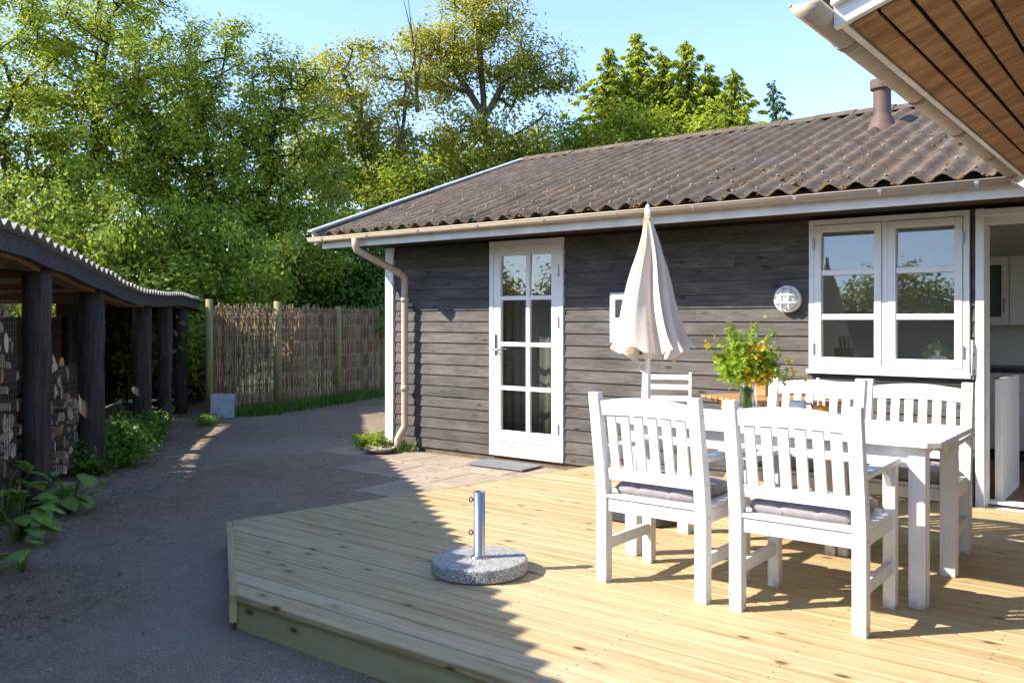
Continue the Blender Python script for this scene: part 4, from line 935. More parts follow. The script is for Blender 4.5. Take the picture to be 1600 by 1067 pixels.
# roof sheets that sag with the beam; each sheet six waves wide
SWEEP = 0.185
s_ = -8.9; k = 0
while s_ < 9.9:
    ncorr = 6; seg = 8; V = []; F = []; nx = ncorr * seg + 3
    for t_ in (0, -0.008):
        for j, nn_ in enumerate((0.21, -0.35, -0.95, -1.55)):
            for i in range(nx):
                ss = s_ + i / seg * PC; ph = 2 * math.pi * i / seg
                p = sp(ss, nn_, edge_z(ss) - 0.028 + 0.024 * math.cos(ph) - (0.21 - nn_) * 0.035 + t_ + 0.004 * (k % 2)); V.append(p[:])
    o_ = nx * 4
    for j in range(3):
        for i in range(nx - 1):
            q = j * nx + i; F.append((q, q + 1, q + nx + 1, q + nx)); F.append((o_ + q, o_ + q + nx, o_ + q + nx + 1, o_ + q + 1))
    for r0 in (0, 3 * nx):
        b0 = len(V); V += [V[r0 + i] for i in range(nx)] + [V[o_ + r0 + i] for i in range(nx)]
        for i in range(nx - 1): F.append((b0 + i, b0 + nx + i, b0 + nx + i + 1, b0 + i + 1))
    link('roof_sheet', np_mesh('shed_sheet', V, F, M['shed_sheet']), None, shed, smooth=True)
    s_ += ncorr * PC; k += 1
# back wall of horizontal slats with a slit under the roof
bw = empty('back_wall', (0, 0, 0), 0, parent=shed)
z = 0.02; k = 0
while z < 1.40:
    for s0, s1 in ((-8.8, -5.0), (-4.99, -1.2), (-1.19, 2.6), (2.61, 6.3), (6.31, 9.8)):
        g = random.uniform(0, 0.004)
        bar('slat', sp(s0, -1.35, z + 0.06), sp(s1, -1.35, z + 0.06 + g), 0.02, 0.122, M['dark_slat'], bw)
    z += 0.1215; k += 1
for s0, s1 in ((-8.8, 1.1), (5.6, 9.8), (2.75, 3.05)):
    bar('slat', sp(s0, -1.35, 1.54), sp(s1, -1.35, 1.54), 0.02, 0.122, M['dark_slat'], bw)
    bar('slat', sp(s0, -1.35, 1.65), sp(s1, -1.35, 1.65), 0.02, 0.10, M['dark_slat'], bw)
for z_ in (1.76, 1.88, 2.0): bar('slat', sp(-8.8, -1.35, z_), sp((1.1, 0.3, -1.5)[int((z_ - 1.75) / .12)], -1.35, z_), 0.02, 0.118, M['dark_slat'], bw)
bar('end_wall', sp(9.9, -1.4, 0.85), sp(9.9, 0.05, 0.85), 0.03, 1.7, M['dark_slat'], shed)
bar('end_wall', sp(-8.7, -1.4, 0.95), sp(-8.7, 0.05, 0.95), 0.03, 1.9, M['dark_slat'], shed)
# wire mesh in front of the firewood
def mesh_panel(s0, s1, z0, z1):
    bm = bmesh.new(); st = 0.052; s_ = s0
    while s_ < s1: bm_tube(bm, [sp(s_, -0.10, z0), sp(s_, -0.10, z1)], 0.0022, 4, False); s_ += st
    z_ = z0
    while z_ < z1: bm_tube(bm, [sp(s0, -0.10, z_), sp(s1, -0.10, z_)], 0.0022, 4, False); z_ += st
    o = bm_obj('wire_mesh', bm, M['wire'], shed); tag(o, kind='stuff')
mesh_panel(-1.65, -0.1, 0.12, 1.58); mesh_panel(0.55, 1.55, 0.12, 1.05)

# firewood
def log_mesh(kind, seed):
    rng = random.Random(seed); bm = bmesh.new(); r = 1.0; n = 12
    if kind == 0: poly = [(math.cos(2 * math.pi * k / n) * rng.uniform(.93, 1.05), math.sin(2 * math.pi * k / n) * rng.uniform(.93, 1.05)) for k in range(n)]
    elif kind == 1: poly = [(-0.9, -0.42), (0.9, -0.42)] + [(math.cos(a) * 0.98, math.sin(a) * 1.0 - 0.35) for a in (math.pi * (0.08 + 0.84 * k / 6) for k in range(7))]
    else: poly = [(-0.5, -0.75)] + [(math.cos(a) * 1.25 - .5, math.sin(a) * 1.25 - .75) for a in (math.pi * 0.5 * k / 5 for k in range(6))]
    L = 0.16
    a = [bm.verts.new((x, -1, y)) for x, y in poly]; b = [bm.verts.new((x * rng.uniform(.9, 1.05), 1, y * rng.uniform(.9, 1.05))) for x, y in poly]
    fa = bm.faces.new(a); fb = bm.faces.new(b[::-1]); fa.material_index = 1; fb.material_index = 1; m = len(poly)
    for k in range(m):
        f = bm.faces.new((a[k], b[k], b[(k + 1) % m], a[(k + 1) % m]))
        if (kind == 1 and k in (0, m - 1, 1)) or (kind == 2 and k in (0, m - 1)): f.material_index = 1
    me = bpy.data.meshes.new('firewood_log'); bmesh.ops.recalc_face_normals(bm, faces=bm.faces); bm.to_mesh(me); bm.free()
    me.materials.append(M['log_bark']); me.materials.append(M['log_wood']); return me
LM = [log_mesh(k % 3, k) for k in range(6)]
face = math.atan2(SN.y, SN.x) + math.pi / 2          # log ends look out of the shed
ORD = ['first', 'second', 'third', 'fourth', 'fifth', 'sixth', 'seventh', 'eighth', 'ninth', 'tenth', 'eleventh', 'twelfth', 'thirteenth', 'fourteenth', 'fifteenth']
def stack(s0, s1, ztop, label, group, seed, depth0=-0.32, base=0.08):
    rng = random.Random(seed); z = base; rowi = 0
    while z < ztop:
        s_ = s0 + (0.05 if rowi % 2 else 0.0); made = []
        while s_ < s1:
            r = rng.uniform(0.046, 0.080)
            if z + r < ztop - 0.25 * (rng.random() ** 2):
                o = bpy.data.objects.new('firewood_log', rng.choice(LM)); COL.objects.link(o)
                o.location = SP + sp(s_ + r, depth0 + rng.uniform(-.06, .06), z + r * rng.uniform(.85, 1.1)); o.scale = (r, 0.17, r * rng.uniform(.75, 1.08)); o.rotation_euler = (rng.uniform(-.13, .13), rng.uniform(0, 6.28) if rng.random() < .5 else rng.uniform(-.3, .3), face + rng.uniform(-.22, .22))
                made.append(o)
            s_ += 2 * r * 0.98
        for k, o in enumerate(made[::-1]):            # counted from the right-hand post
            tag(o, label % (ORD[min(k, 14)], ORD[min(rowi, 14)]), 'log', group)
        z += 0.112; rowi += 1
stack(-1.6, -0.12, 1.52, 'firewood log, %s left of the first post, %s row up, behind wire mesh', 'logs in the tall left stack', 1)
stack(0.16, 1.45, 1.12, 'firewood log, %s left of the second post, %s row up, pale split stack', 'logs in the stack between the first two posts', 2)
stack(2.9, 3.8, 0.52, 'reddish firewood log, %s left of the third post, %s row of the low pile', 'logs in the low pile', 3, -0.7)
box_o = box('wooden_crate', -0.30, 0.30, -0.16, 0.16, 0.0, 0.30, M['raw_wood'], None, 0.004)
box_o.location = SP + sp(2.75, -0.05, 0.16); box_o.rotation_euler.z = face
tag(box_o, 'weathered wooden box on the ground right of the second shed post', 'box')

# ------------------------------------------------------------------ woven fence and leaning board
fence = empty('woven_fence', (0, 0, 0), 0, 'woven willow fence with green-treated posts between the shed and house', 'fence')
FP = [Vector(at(327, 13.1, 0)), Vector(at(434, 14.1, 0)), Vector(at(528, 15.7, 0)), Vector(at(597, 17.6, 0)), Vector(at(648, 19.4, 0))]
for k, p in enumerate(FP):
    h = (1.75, 1.74, 1.68, 1.7, 1.7)[k]; r_ = (0.055, 0.066, 0.062, 0.06, 0.06)[k]
    o = tube('post', [(p.x, p.y, -0.05), (p.x, p.y, h * .5), (p.x, p.y, h)], [r_, r_ * .98, r_ * .95], M['green_post'], fence, 12)
rng_ = random.Random(4)
for a, b in zip(FP, FP[1:]):
    bm = bmesh.new(); d = b - a; L = d.length; d.normalize(); n_ = Vector((d.y, -d.x, 0)); m = int(L / 0.0165)
    hs = [0.16, 0.42, 0.68, 0.94, 1.20, 1.46, 1.62]
    for k in range(m):
        t_ = 0.07 + (L - 0.14) * (k + rng_.uniform(-.5, .5)) / m; ph = k % 2; top = 1.64 + rng_.uniform(-.10, .08); bot = 0.02 + rng_.uniform(0, .05); r_ = rng_.uniform(0.005, 0.0095)
        pts = [a + d * t_ + Vector((0, 0, bot))]; off = rng_.uniform(-.01, .01)
        for j, h in enumerate(hs): pts.append(a + d * (t_ + off * (j - 3) / 3 + rng_.uniform(-.008, .008)) + n_ * (0.016 * (1 if (j + ph) % 2 else -1)) + Vector((0, 0, h)))
        if top > 1.64: pts.append(a + d * (t_ + off) + Vector((0, 0, top)))
        bm_tube(bm, pts, r_, 4, False)
    for h in hs: bm_tube(bm, [a + d * 0.02 + Vector((0, 0, h)), a + d * (L / 2) + Vector((0, 0, h + .004)), a + d * (L - .02) + Vector((0, 0, h))], 0.010, 6, False)
    o = bm_obj('withes', bm, M['withe'], fence); tag(o, kind='stuff')
lb = prism('leaning_board', [(-0.17, 0), (0.17, 0), (0.155, 0.36), (-0.185, 0.37)], -0.01, 0.01, M['zinc'], None, 0.003)
pp = at(347, 12.75, 0.0); lb.location = (pp[0], pp[1], 0.02); lb.rotation_euler = (R(70), 0, R(37.7 + 6))
tag(lb, 'grey weathered sheet leaning on the first post of the woven fence', 'board')

# ------------------------------------------------------------------ weeds, grass, litter
def weed(label, loc, n, r, h, size, seed, mat='leaf_weed', name='weed_plant', cat='plant', group='weeds along the shed', aspect=0.5):
    rng = np.random.default_rng(seed); root = empty(name, loc, 0, label, cat, group)
    st = []; P = []; bm = bmesh.new()
    for k in range(max(5, n // 40)):
        an = rng.uniform(0, 6.28); q = r * rng.random() ** .7; tip = Vector((math.cos(an) * q, math.sin(an) * q, h * rng.uniform(.45, 1.0) * (1 - 0.4 * q / r)))
        b0 = Vector((math.cos(an) * q * .25, math.sin(an) * q * .25, 0)); bm_tube(bm, [b0, (b0 + tip) / 2 + Vector((0, 0, .05 * h)), tip], [0.004, 0.003, 0.0015], 4, False)
        m = n // max(5, n // 40)
        s_ = rng.random((m, 1)) ** .6; ax = np.array(b0) + (np.array(tip) - np.array(b0)) * s_; P.append(ax + rng.standard_normal((m, 3)) * np.array([.045, .045, .03]) * (r / .35 + .3))
    bm_obj('stems', bm, M['grass'], root); P = np.vstack(P); P[:, 2] = np.maximum(P[:, 2], 0.01)
    V_, F_ = leaf_quads(P, size, rng, 0.6, aspect); link('leaves', np_mesh('leaves', V_, F_, M[mat]), M[mat], root); return root
def P_(u, v): 
    d_ = 1375 * 1.44 / (v - 500); return at(u, d_, 0)
weed('tall feathery green weed at the foot of the second shed post', at(185, 8.6, 0), 1900, 0.42, 0.62, 0.055, 1)
weed('low green weed clump just left of the second shed post foot', at(138, 8.2, 0), 900, 0.30, 0.40, 0.055, 2)
weed('upright bright weed at the foot of the third shed post', at(238, 10.4, 0), 1100, 0.26, 0.50, 0.05, 3)
weed('small weed tuft growing alone out of the paving before the far shed bay', at(322, 12.0, 0), 260, 0.22, 0.20, 0.05, 4)
weed('thin tall weed with reddish tips between second and third shed post', at(196, 9.3, 0), 420, 0.18, 0.85, 0.04, 5)
weed('yellow-green weed tuft at the foot of the white house corner', (-6.95, 6.55, 0.05), 520, 0.22, 0.22, 0.045, 6, 'leaf_bouquet', group='weeds at the house corner')
weed('dry weed tuft on the paving edge behind the house corner', (-7.3, 6.95, 0.04), 260, 0.25, 0.16, 0.05, 7, group='weeds at the house corner')
def grass_strip(name, pts, mat, hmax=0.16, n=2600, spread=0.3, seed=0, wide=0.008):
    rng = np.random.default_rng(seed); pts = np.array(pts, float); k = rng.integers(0, len(pts) - 1, n); s_ = rng.random((n, 1)); B = pts[k] + (pts[k + 1] - pts[k]) * s_ + np.concatenate([rng.standard_normal((n, 2)) * spread, np.zeros((n, 1))], 1)
    lean = np.concatenate([rng.standard_normal((n, 2)) * 0.45, np.ones((n, 1))], 1); H_ = (hmax * rng.uniform(.3, 1.1, n))[:, None]; an = rng.uniform(0, 6.28, n); W_ = np.stack([np.cos(an), np.sin(an), np.zeros(n)], 1) * wide
    V_ = np.empty((n, 4, 3)); V_[:, 0] = B - W_; V_[:, 1] = B + W_; T_ = B + lean * H_; V_[:, 2] = T_ + W_ * .2; V_[:, 3] = T_ - W_ * .2
    o = link(name, np_mesh(name, V_.reshape(-1, 3), np.arange(4 * n).reshape(-1, 4), mat), mat); tag(o, kind='stuff'); return o
g = grass_strip('fence_grass', [at(388, 13.25, 0), at(434, 13.9, 0), at(528, 15.3, 0), at(600, 17.2, 0)], M['leaf_dark'], 0.17, 3600, 0.13, 1, 0.012)
tag(g, 'dark grass and ground cover along the foot of the woven fence', 'grass')
g = grass_strip('corner_grass', [(-7.05, 6.62, 0.05), (-6.55, 6.68, 0.06)], M['grass'], 0.13, 500, 0.06, 2, 0.006)
tag(g, 'fine grass blades at the foot of the downpipe', 'grass')
# litter of dry leaves
rng = np.random.default_rng(8); n = 2600
s_ = rng.uniform(-3, 9.3, n); nn_ = np.abs(rng.standard_normal(n)) * 0.45 + 0.0; keep = rng.random(n) < 0.9
P = np.array([list((SP + sp(a, b, 0.0))[:]) for a, b in zip(s_, nn_)])
m = 500; P2 = np.stack([rng.uniform(-11, -5, m), rng.uniform(2.5, 7.8, m), np.zeros(m)], 1); P = np.vstack([P, P2]); P[:, 2] = [gz(p[0], p[1]) + 0.012 for p in P]
V_, F_ = leaf_quads(P, 0.032, rng, 2.5, 0.4)
lit = link('leaf_litter', np_mesh('leaf_litter', V_, F_, M['litter']), M['litter']); tag(lit, 'dry brown leaf litter scattered over the paving by the shed', 'litter', kind='stuff')
rn2 = random.Random(77); pts = []
for _ in range(2600):
    x_, y_ = rn2.uniform(-11.5, -1.5), rn2.uniform(0.9, 7.6)
    if rn2.random() < 0.5: q_ = SP + sp(rn2.uniform(-3, 9), abs(rn2.gauss(0, 0.5)), 0); x_, y_ = q_.x, q_.y
    if y_ > 2.42 and x_ > deck_left(min(6.7, y_)) - 0.02 or y_ > 6.7: continue
    pts.append(((x_, y_, gz(x_, y_) + 0.002), rn2.uniform(0.003, 0.009)))
gr_ = blobs('loose_grit', pts, mat_simple('grit', (0.16, 0.13, 0.10), (0.42, 0.37, 0.31), 40, rough=0.95), None, 0.7); tag(gr_, 'loose grit and small stones strewn over the courtyard paving', 'grit')
# big-leaved plants
def big_leaf_mesh(seed):
    rng = random.Random(seed); bm = bmesh.new(); rows = []; n = 7
    wd = [0.10, 0.36, 0.47, 0.46, 0.37, 0.21, 0.02]
    for k in range(n):
        y = k / (n - 1); z = -0.28 * y * y + 0.02; w = wd[k]; off = -0.12 if k == 0 else 0
        r_ = []
        for q in (-1, -0.5, 0, 0.5, 1):
            r_.append(bm.verts.new((q * w + rng.uniform(-.012, .012), y + (off * abs(q) * 1.2 if k == 0 else 0) + rng.uniform(-.01, .01), z + 0.10 * abs(q) * w * 2 - 0.10 * q * q + 0.025 * math.sin(q * 7 + k * 2.1))))
        rows.append(r_)
    for a, b in zip(rows, rows[1:]):
        for q in range(4): bm.faces.new((a[q], a[q + 1], b[q + 1], b[q]))
    me = bpy.data.meshes.new('leaf'); bm.to_mesh(me); bm.free(); me.polygons.foreach_set('use_smooth', [True] * len(me.polygons)); me.materials.append(M['big_leaf']); return me
t = NT('broad_leaf'); v = t.coord((1, 1, 1)); n_ = t.noise(v, 4, 4); r = t.rand()
c = t.mix(0.55, t.ramp(r, [(0, (0.15, 0.29, 0.05)), (0.5, (0.21, 0.38, 0.07)), (1, (0.30, 0.46, 0.10))]), t.ramp(n_, [(0.3, (0.14, 0.28, 0.05)), (0.7, (0.27, 0.42, 0.08))])); t.base(c, 0.5, 0.35); t.bump(t.noise(v, 14, 3), 0.4, 0.03)
tr = t.new('ShaderNodeBsdfTranslucent'); tr.inputs[0].default_value = (0.28, 0.48, 0.06, 1); mx = t.new('ShaderNodeMixShader'); mx.inputs[0].default_value = 0.3
t.l.new(t.b.outputs[0], mx.inputs[1]); t.l.new(tr.outputs[0], mx.inputs[2]); t.l.new(mx.outputs[0], t.out.inputs[0]); M['big_leaf'] = t.m
BL = [big_leaf_mesh(k) for k in range(4)]
def big_plant(label, loc, leaves, seed):
    rng = random.Random(seed); root = empty('broad_leaved_plant', loc, 0, label, 'plant', 'broad-leaved plants by the shed'); bm = bmesh.new()
    for (dx, dy, dz, sz) in leaves:
        tip = Vector((dx, dy, dz)); an = math.atan2(dy, dx) + rng.uniform(-.5, .5)
        bm_tube(bm, [Vector((dx * .12, dy * .12, 0)), tip * .55 + Vector((0, 0, dz * .2)), tip], [0.007, 0.006, 0.004], 5, False)
        o = bpy.data.objects.new('leaf', rng.choice(BL)); COL.objects.link(o); o.parent = root; o.location = tip; o.scale = (sz, sz, sz); o.rotation_euler = (rng.uniform(-.35, .25), rng.uniform(-.25, .25), an - math.pi / 2)
    bm_obj('leaf_stalks', bm, M['grass'], root, smooth=True)
rg = random.Random(12)
def rl(n, r, h0, h1, s0, s1): return [(math.cos(a) * q, math.sin(a) * q, rg.uniform(h0, h1), rg.uniform(s0, s1)) for a, q in ((rg.uniform(0, 6.28), r * rg.uniform(.25, 1)) for _ in range(n))]
big_plant('large-leaved green plant at the left edge in front of the first shed post', at(28, 5.75, 0), rl(18, 0.21, 0.08, 0.40, 0.11, 0.18), 1)
big_plant('round-leaved plant clump just right of the first shed post', at(110, 6.6, 0), rl(18, 0.20, 0.06, 0.30, 0.10, 0.16), 2)
big_plant('small low broad-leaved seedling nearest the camera at the left edge', at(38, 5.05, 0), rl(5, 0.14, 0.05, 0.16, 0.09, 0.13), 3)
big_plant('broad-leaved plant in the shade behind the wire mesh corner', at(2, 6.2, 0), rl(8, 0.2, 0.25, 0.45, 0.12, 0.18), 4)
stick = tube('stick', [at(448, 3.98, 0.012), at(468, 3.97, 0.016), at(482, 3.99, 0.012)], 0.008, M['log_wood'], None, 6); tag(stick, 'short pale splinter of wood lying beside the deck front', 'stick')

# ------------------------------------------------------------------ garden chairs
def make_chair():
    c = empty('garden_chair', (0, 0, 0)); W = M['chair_white']; hw = 0.262
    def ch(n, *a, **k): return box(n, *a, W, c, **k)
    # rear posts lean back above the seat
    for s_ in (-1, 1):
        bm = bmesh.new(); prev = None; x0, x1 = s_ * hw - 0.029, s_ * hw + 0.029
        for y_, z_, d_ in ((-0.205, 0.0, 0.055), (-0.205, 0.43, 0.058), (-0.222, 0.56, 0.055), (-0.285, 0.925, 0.042)):
            cur = [bm.verts.new(p) for p in ((x0, y_ - d_ / 2, z_), (x1, y_ - d_ / 2, z_), (x1, y_ + d_ / 2, z_), (x0, y_ + d_ / 2, z_))]
            if prev:
                for q in range(4): bm.faces.new((prev[q], prev[(q + 1) % 4], cur[(q + 1) % 4], cur[q]))
            else: bm.faces.new(cur[::-1])
            prev = cur
        bm.faces.new(prev); bmesh.ops.bevel(bm, geom=list(bm.edges), offset=0.003, segments=1, affect='EDGES')
        bm_obj('rear_leg', bm, W, c)
        box('front_leg', s_ * hw - 0.027, s_ * hw + 0.027, 0.205, 0.255, 0, 0.632, W, c, 0.003)
        box('stretcher', s_ * hw - 0.015, s_ * hw + 0.015, -0.177, 0.2045, 0.155, 0.21, W, c, 0.003)
        box('side_apron', s_ * hw - 0.016, s_ * hw + 0.016, -0.176, 0.2045, 0.352, 0.412, W, c, 0.003)
        box('armrest', s_ * hw - 0.034, s_ * hw + 0.034, -0.222, 0.285, 0.6325, 0.657, W, c, 0.005)
        bm = bmesh.new()
        for x_ in (s_ * hw - 0.012, s_ * hw + 0.012): [bm.verts.new((x_, a_, b_)) for a_, b_ in ((0.2045, 0.632), (0.13, 0.632), (0.2045, 0.54))]
        vs = list(bm.verts); bm.faces.new(vs[:3]); bm.faces.new(vs[3:][::-1])
        for q in range(3): bm.faces.new((vs[q], vs[(q + 1) % 3], vs[3 + (q + 1) % 3], vs[3 + q]))
        bm_obj('arm_bracket', bm, W, c)
        lathe('bolt_cap', [(0, 0.0), (0.006, 0.0), (0.005, 0.002), (0, 0.003)], M['iron'], c, 8, (s_ * (hw + 0.0285), -0.205, 0.385)).rotation_euler = (0, s_ * R(90), 0)
    for s_ in (-1, 1):
        for z_, y_ in ((0.845, -0.271), (0.532, -0.218)):
            lathe('bolt_cap', [(0, 0.0), (0.005, 0.0), (0.004, 0.002), (0, 0.0025)], M['iron'], c, 8, (s_ * (hw + 0.0285), y_, z_)).rotation_euler = (0, s_ * R(90), 0)
    ix = hw - 0.029
    box('front_apron', -ix, ix, 0.222, 0.246, 0.352, 0.412, W, c, 0.003)
    box('rear_apron', -ix, ix, -0.222, -0.196, 0.348, 0.410, W, c, 0.003)
    for k in range(6):
        y0 = -0.196 + k * 0.0735; x_ = ix + 0.0 if k in (0, 5) else hw + 0.02
        if k == 0: y0 = -0.232
        if k in (0,): box('seat_slat', -ix + .001, ix - .001, y0, y0 + 0.062, 0.4135, 0.432, W, c, 0.003)
        else: box('seat_slat', -(hw - 0.028) if k == 5 else -x_, (hw - 0.028) if k == 5 else x_, y0, y0 + 0.064, 0.4135, 0.432, W, c, 0.003)
    def yb(z): return -0.222 - (z - 0.56) * 0.063 / 0.365
    # lower back rail, arched crest rail, slats (all lean with the posts)
    def rail(name, zf0, zf1, th, n=14):
        bm = bmesh.new(); prev = None
        for k in range(n + 1):
            x = -ix + 2 * ix * k / n; t_ = x / ix; z0, z1 = zf0(t_), zf1(t_)
            cur = [bm.verts.new(p) for p in ((x, yb(z0) - th / 2, z0), (x, yb(z1) - th / 2, z1), (x, yb(z1) + th / 2, z1), (x, yb(z0) + th / 2, z0))]
            if prev:
                for q in range(4): bm.faces.new((prev[q], prev[(q + 1) % 4], cur[(q + 1) % 4], cur[q]))
            else: bm.faces.new(cur[::-1])
            prev = cur
        bm.faces.new(prev); return bm_obj(name, bm, W, c)
    rail('back_rail', lambda t_: 0.505, lambda t_: 0.560, 0.026)
    rail('crest_rail', lambda t_: 0.818 + 0.006 * (1 - t_ * t_), lambda t_: 0.886 + 0.022 * (1 - t_ * t_), 0.028)
    for k in range(6):
        x = -ix + 0.028 + 0.0225 + k * (2 * ix - 0.056 - 0.045) / 5.0; z0, z1 = 0.5605, 0.8185 + 0.005 * (1 - (x / ix) ** 2)
        bm = bmesh.new(); vs = []
        for z_ in (z0, z1): vs += [bm.verts.new(p) for p in ((x - 0.0225, yb(z_) - 0.007, z_), (x + 0.0225, yb(z_) - 0.007, z_), (x + 0.0225, yb(z_) + 0.007, z_), (x - 0.0225, yb(z_) + 0.007, z_))]
        bm.faces.new(vs[:4][::-1]); bm.faces.new(vs[4:])
        for q in range(4): bm.faces.new((vs[q], vs[(q + 1) % 4], vs[4 + (q + 1) % 4], vs[4 + q]))
        bm_obj('back_slat', bm, W, c)
    return c
def cushion_mesh(seed):
    rng = random.Random(seed); n = 22; bm = bmesh.new(); g = {}
    W_, D_ = 0.225, 0.212; H = 0.060
    for top in (1, 0):
        for i in range(n + 1):
            for j in range(n + 1):
                a, b = -1 + 2 * i / n, -1 + 2 * j / n
                e = max(abs(a), abs(b)); pad = (max(0, 1 - abs(a) ** 10) * max(0, 1 - abs(b) ** 10)) ** 0.5
                t_ = 0
                for ba in (-.36, .36):
                    for bb in (-.36, .36): t_ += math.exp(-((a - ba) ** 2 + (b - bb) ** 2) / 0.025)
                seam = math.exp(-((abs(a) - .36) / .045) ** 2) * .30 + math.exp(-((abs(b) - .36) / .045) ** 2) * .30
                h = H * (0.42 + 0.62 * pad) * (1 - 0.40 * min(1, t_) - seam) + 0.004 * mnoise.noise(Vector((a * 2.5, b * 2.5, seed)))
                z = h if top else (-0.0 if e < 0.96 else 0.012)
                rx = 1 - 0.05 * (abs(b) ** 4) * (abs(a) ** 4); sc = 0.03 * mnoise.noise(Vector((a * 3, b * 3, seed + 5)))
                if top == 0 and (i in (0, n) or j in (0, n)): g[(0, i, j)] = g[(1, i, j)]; continue
                g[(top, i, j)] = bm.verts.new((a * W_ * rx * (1 + sc * (e > .9)), b * D_ * rx * (1 + sc * (e > .9)), z))
    for top in (1, 0):
        for i in range(n):
            for j in range(n):
                f = [g[(top, i, j)], g[(top, i + 1, j)], g[(top, i + 1, j + 1)], g[(top, i, j + 1)]]
                bm.faces.new(f if top else f[::-1])
    return bm
chair0 = make_chair()
def place_chair(o, x, y, rz, label):
    o.location = (x, y, DZ); o.rotation_euler.z = rz; tag(o, label, 'chair', 'white armchairs at the table')
def place_cushion(x, y, rz, label, seed):
    o = bm_obj('seat_cushion', cushion_mesh(seed), M['cushion'], None, (x, y, DZ + 0.4325), (0, 0, rz), True)
    tag(o, label, 'cushion', 'grey seat cushions')
cs = [(-1.318, 3.865, 0.0, 'white slatted armchair nearest the camera, right one of the two seen from behind'),
      (-2.002, 3.865, -0.015, 'white slatted armchair seen from behind, left one, nearest the granite parasol foot'),
      (-1.235, 5.09, math.pi + 0.03, 'white armchair across the table, the one next to the open kitchen doorway'),
      (-1.81, 5.07, math.pi - 0.02, 'white armchair across the table, the one below the window left half')]
cl = ['grey tufted cushion on the armchair nearest the camera', 'grey tufted cushion on the left armchair seen from behind', 'grey tufted cushion on the far armchair next to the kitchen doorway', 'grey tufted cushion on the far armchair below the window']
objs = [chair0] + [copy_tree(chair0) for _ in range(3)]
for o, (x, y, rz, lab), k in zip(objs, cs, range(4)):
    place_chair(o, x, y, rz, lab)
    dx = 0.0; fy = 0.012
    place_cushion(x - math.sin(rz) * fy, y + math.cos(rz) * fy + (0.0), rz, cl[k], k)

# ------------------------------------------------------------------ white garden table
tx0, tx1, ty0, ty1 = -2.50, -0.86, 4.10, 4.88; TZ = 0.74
tb = empty('garden_table', ((tx0 + tx1) / 2, (ty0 + ty1) / 2, DZ), 0, 'white painted slatted garden table between the four armchairs', 'table')
hx, hy = (tx1 - tx0) / 2, (ty1 - ty0) / 2
npk = 7; pw = 2 * hy / npk
for k in range(npk):
    y0 = -hy + k * pw; r_ = 0.03
    if k in (0, npk - 1):
        s_ = -1 if k == 0 else 1; yo, yi = (y0 + .002, y0 + pw - .002) if k == 0 else (y0 + pw - .002, y0 + .002)
        poly = [(-hx, yi), (-hx, yo - s_ * 0.05), (-hx + 0.05, yo), (hx - 0.05, yo), (hx, yo - s_ * 0.05), (hx, yi)]
        if k == 0: poly = poly[::-1]
        poly = poly[::-1] if k == 0 else poly
        prism('top_plank', poly, TZ - 0.026, TZ, M['chair_white'], tb, 0.003)
    else: box('top_plank', -hx, hx, y0 + .002, y0 + pw - .002, TZ - 0.026, TZ, M['chair_white'], tb, 0.003)
for s_ in (-1, 1):
    box('long_apron', -hx + 0.13, hx - 0.13, s_ * (hy - 0.075) - 0.012, s_ * (hy - 0.075) + 0.012, TZ - 0.125, TZ - 0.0265, M['chair_white'], tb, 0.003)
    bm = bmesh.new(); prev = None; n = 10; xa = s_ * (hx - 0.10)
    for k in range(n + 1):
        y_ = -(hy - 0.125) + 2 * (hy - 0.125) * k / n; zb = TZ - 0.125 + 0.055 * (1 - (2 * k / n - 1) ** 4)
        cur = [bm.verts.new(p) for p in ((xa - 0.012, y_, zb), (xa + 0.012, y_, zb), (xa + 0.012, y_, TZ - 0.0265), (xa - 0.012, y_, TZ - 0.0265))]
        if prev:
            for q in range(4): bm.faces.new((prev[q], prev[(q + 1) % 4], cur[(q + 1) % 4], cur[q]))
        else: bm.faces.new(cur[::-1])
        prev = cur
    bm.faces.new(prev); bm_obj('end_apron', bm, M['chair_white'], tb)
    for q in (-1, 1):
        x_, y_ = s_ * (hx - 0.10), q * (hy - 0.085)
        bm = bmesh.new(); bm_box(bm, x_ - 0.036, x_ + 0.036, y_ - 0.036, y_ - 0.0005, 0, TZ - 0.0265, 0.003); bm_box(bm, x_ - 0.034, x_ + 0.038, y_ + 0.0005, y_ + 0.036, 0, TZ - 0.0265, 0.003)
        bm_obj('leg', bm, M['chair_white'], tb)

TT = DZ + TZ
# vase with bouquet
vx_, vy_ = -1.885, 4.50
vase = lathe('glass_vase', [(0.0, 0.0), (0.040, 0.0), (0.044, 0.01), (0.050, 0.06), (0.047, 0.11), (0.040, 0.15), (0.043, 0.19), (0.051, 0.205), (0.047, 0.205), (0.038, 0.188), (0.036, 0.15), (0.043, 0.11), (0.046, 0.06), (0.040, 0.014), (0, 0.012)], M['vase_glass'], None, 28, (vx_, vy_, TT))
tag(vase, 'clear glass vase holding the yellow-green bouquet on the white table', 'vase')
bq = empty('flower_bouquet', (vx_, vy_, TT + 0.02), 0, 'loose bouquet of yellow flowers and fresh green leaves in the glass vase', 'bouquet')
rng = np.random.default_rng(21); bm = bmesh.new(); Pl = []; Pf = []
def stem(tip, r0=0.003):
    a = Vector((rng.uniform(-.02, .02), rng.uniform(-.02, .02), 0)); nk = Vector((tip[0] * .12, tip[1] * .12, 0.18)); tip = Vector(tip)
    bm_tube(bm, [a, nk, nk.lerp(tip, .55) + Vector((0, 0, .02)), tip], [r0, r0, r0 * .8, r0 * .4], 5, False); return nk, tip
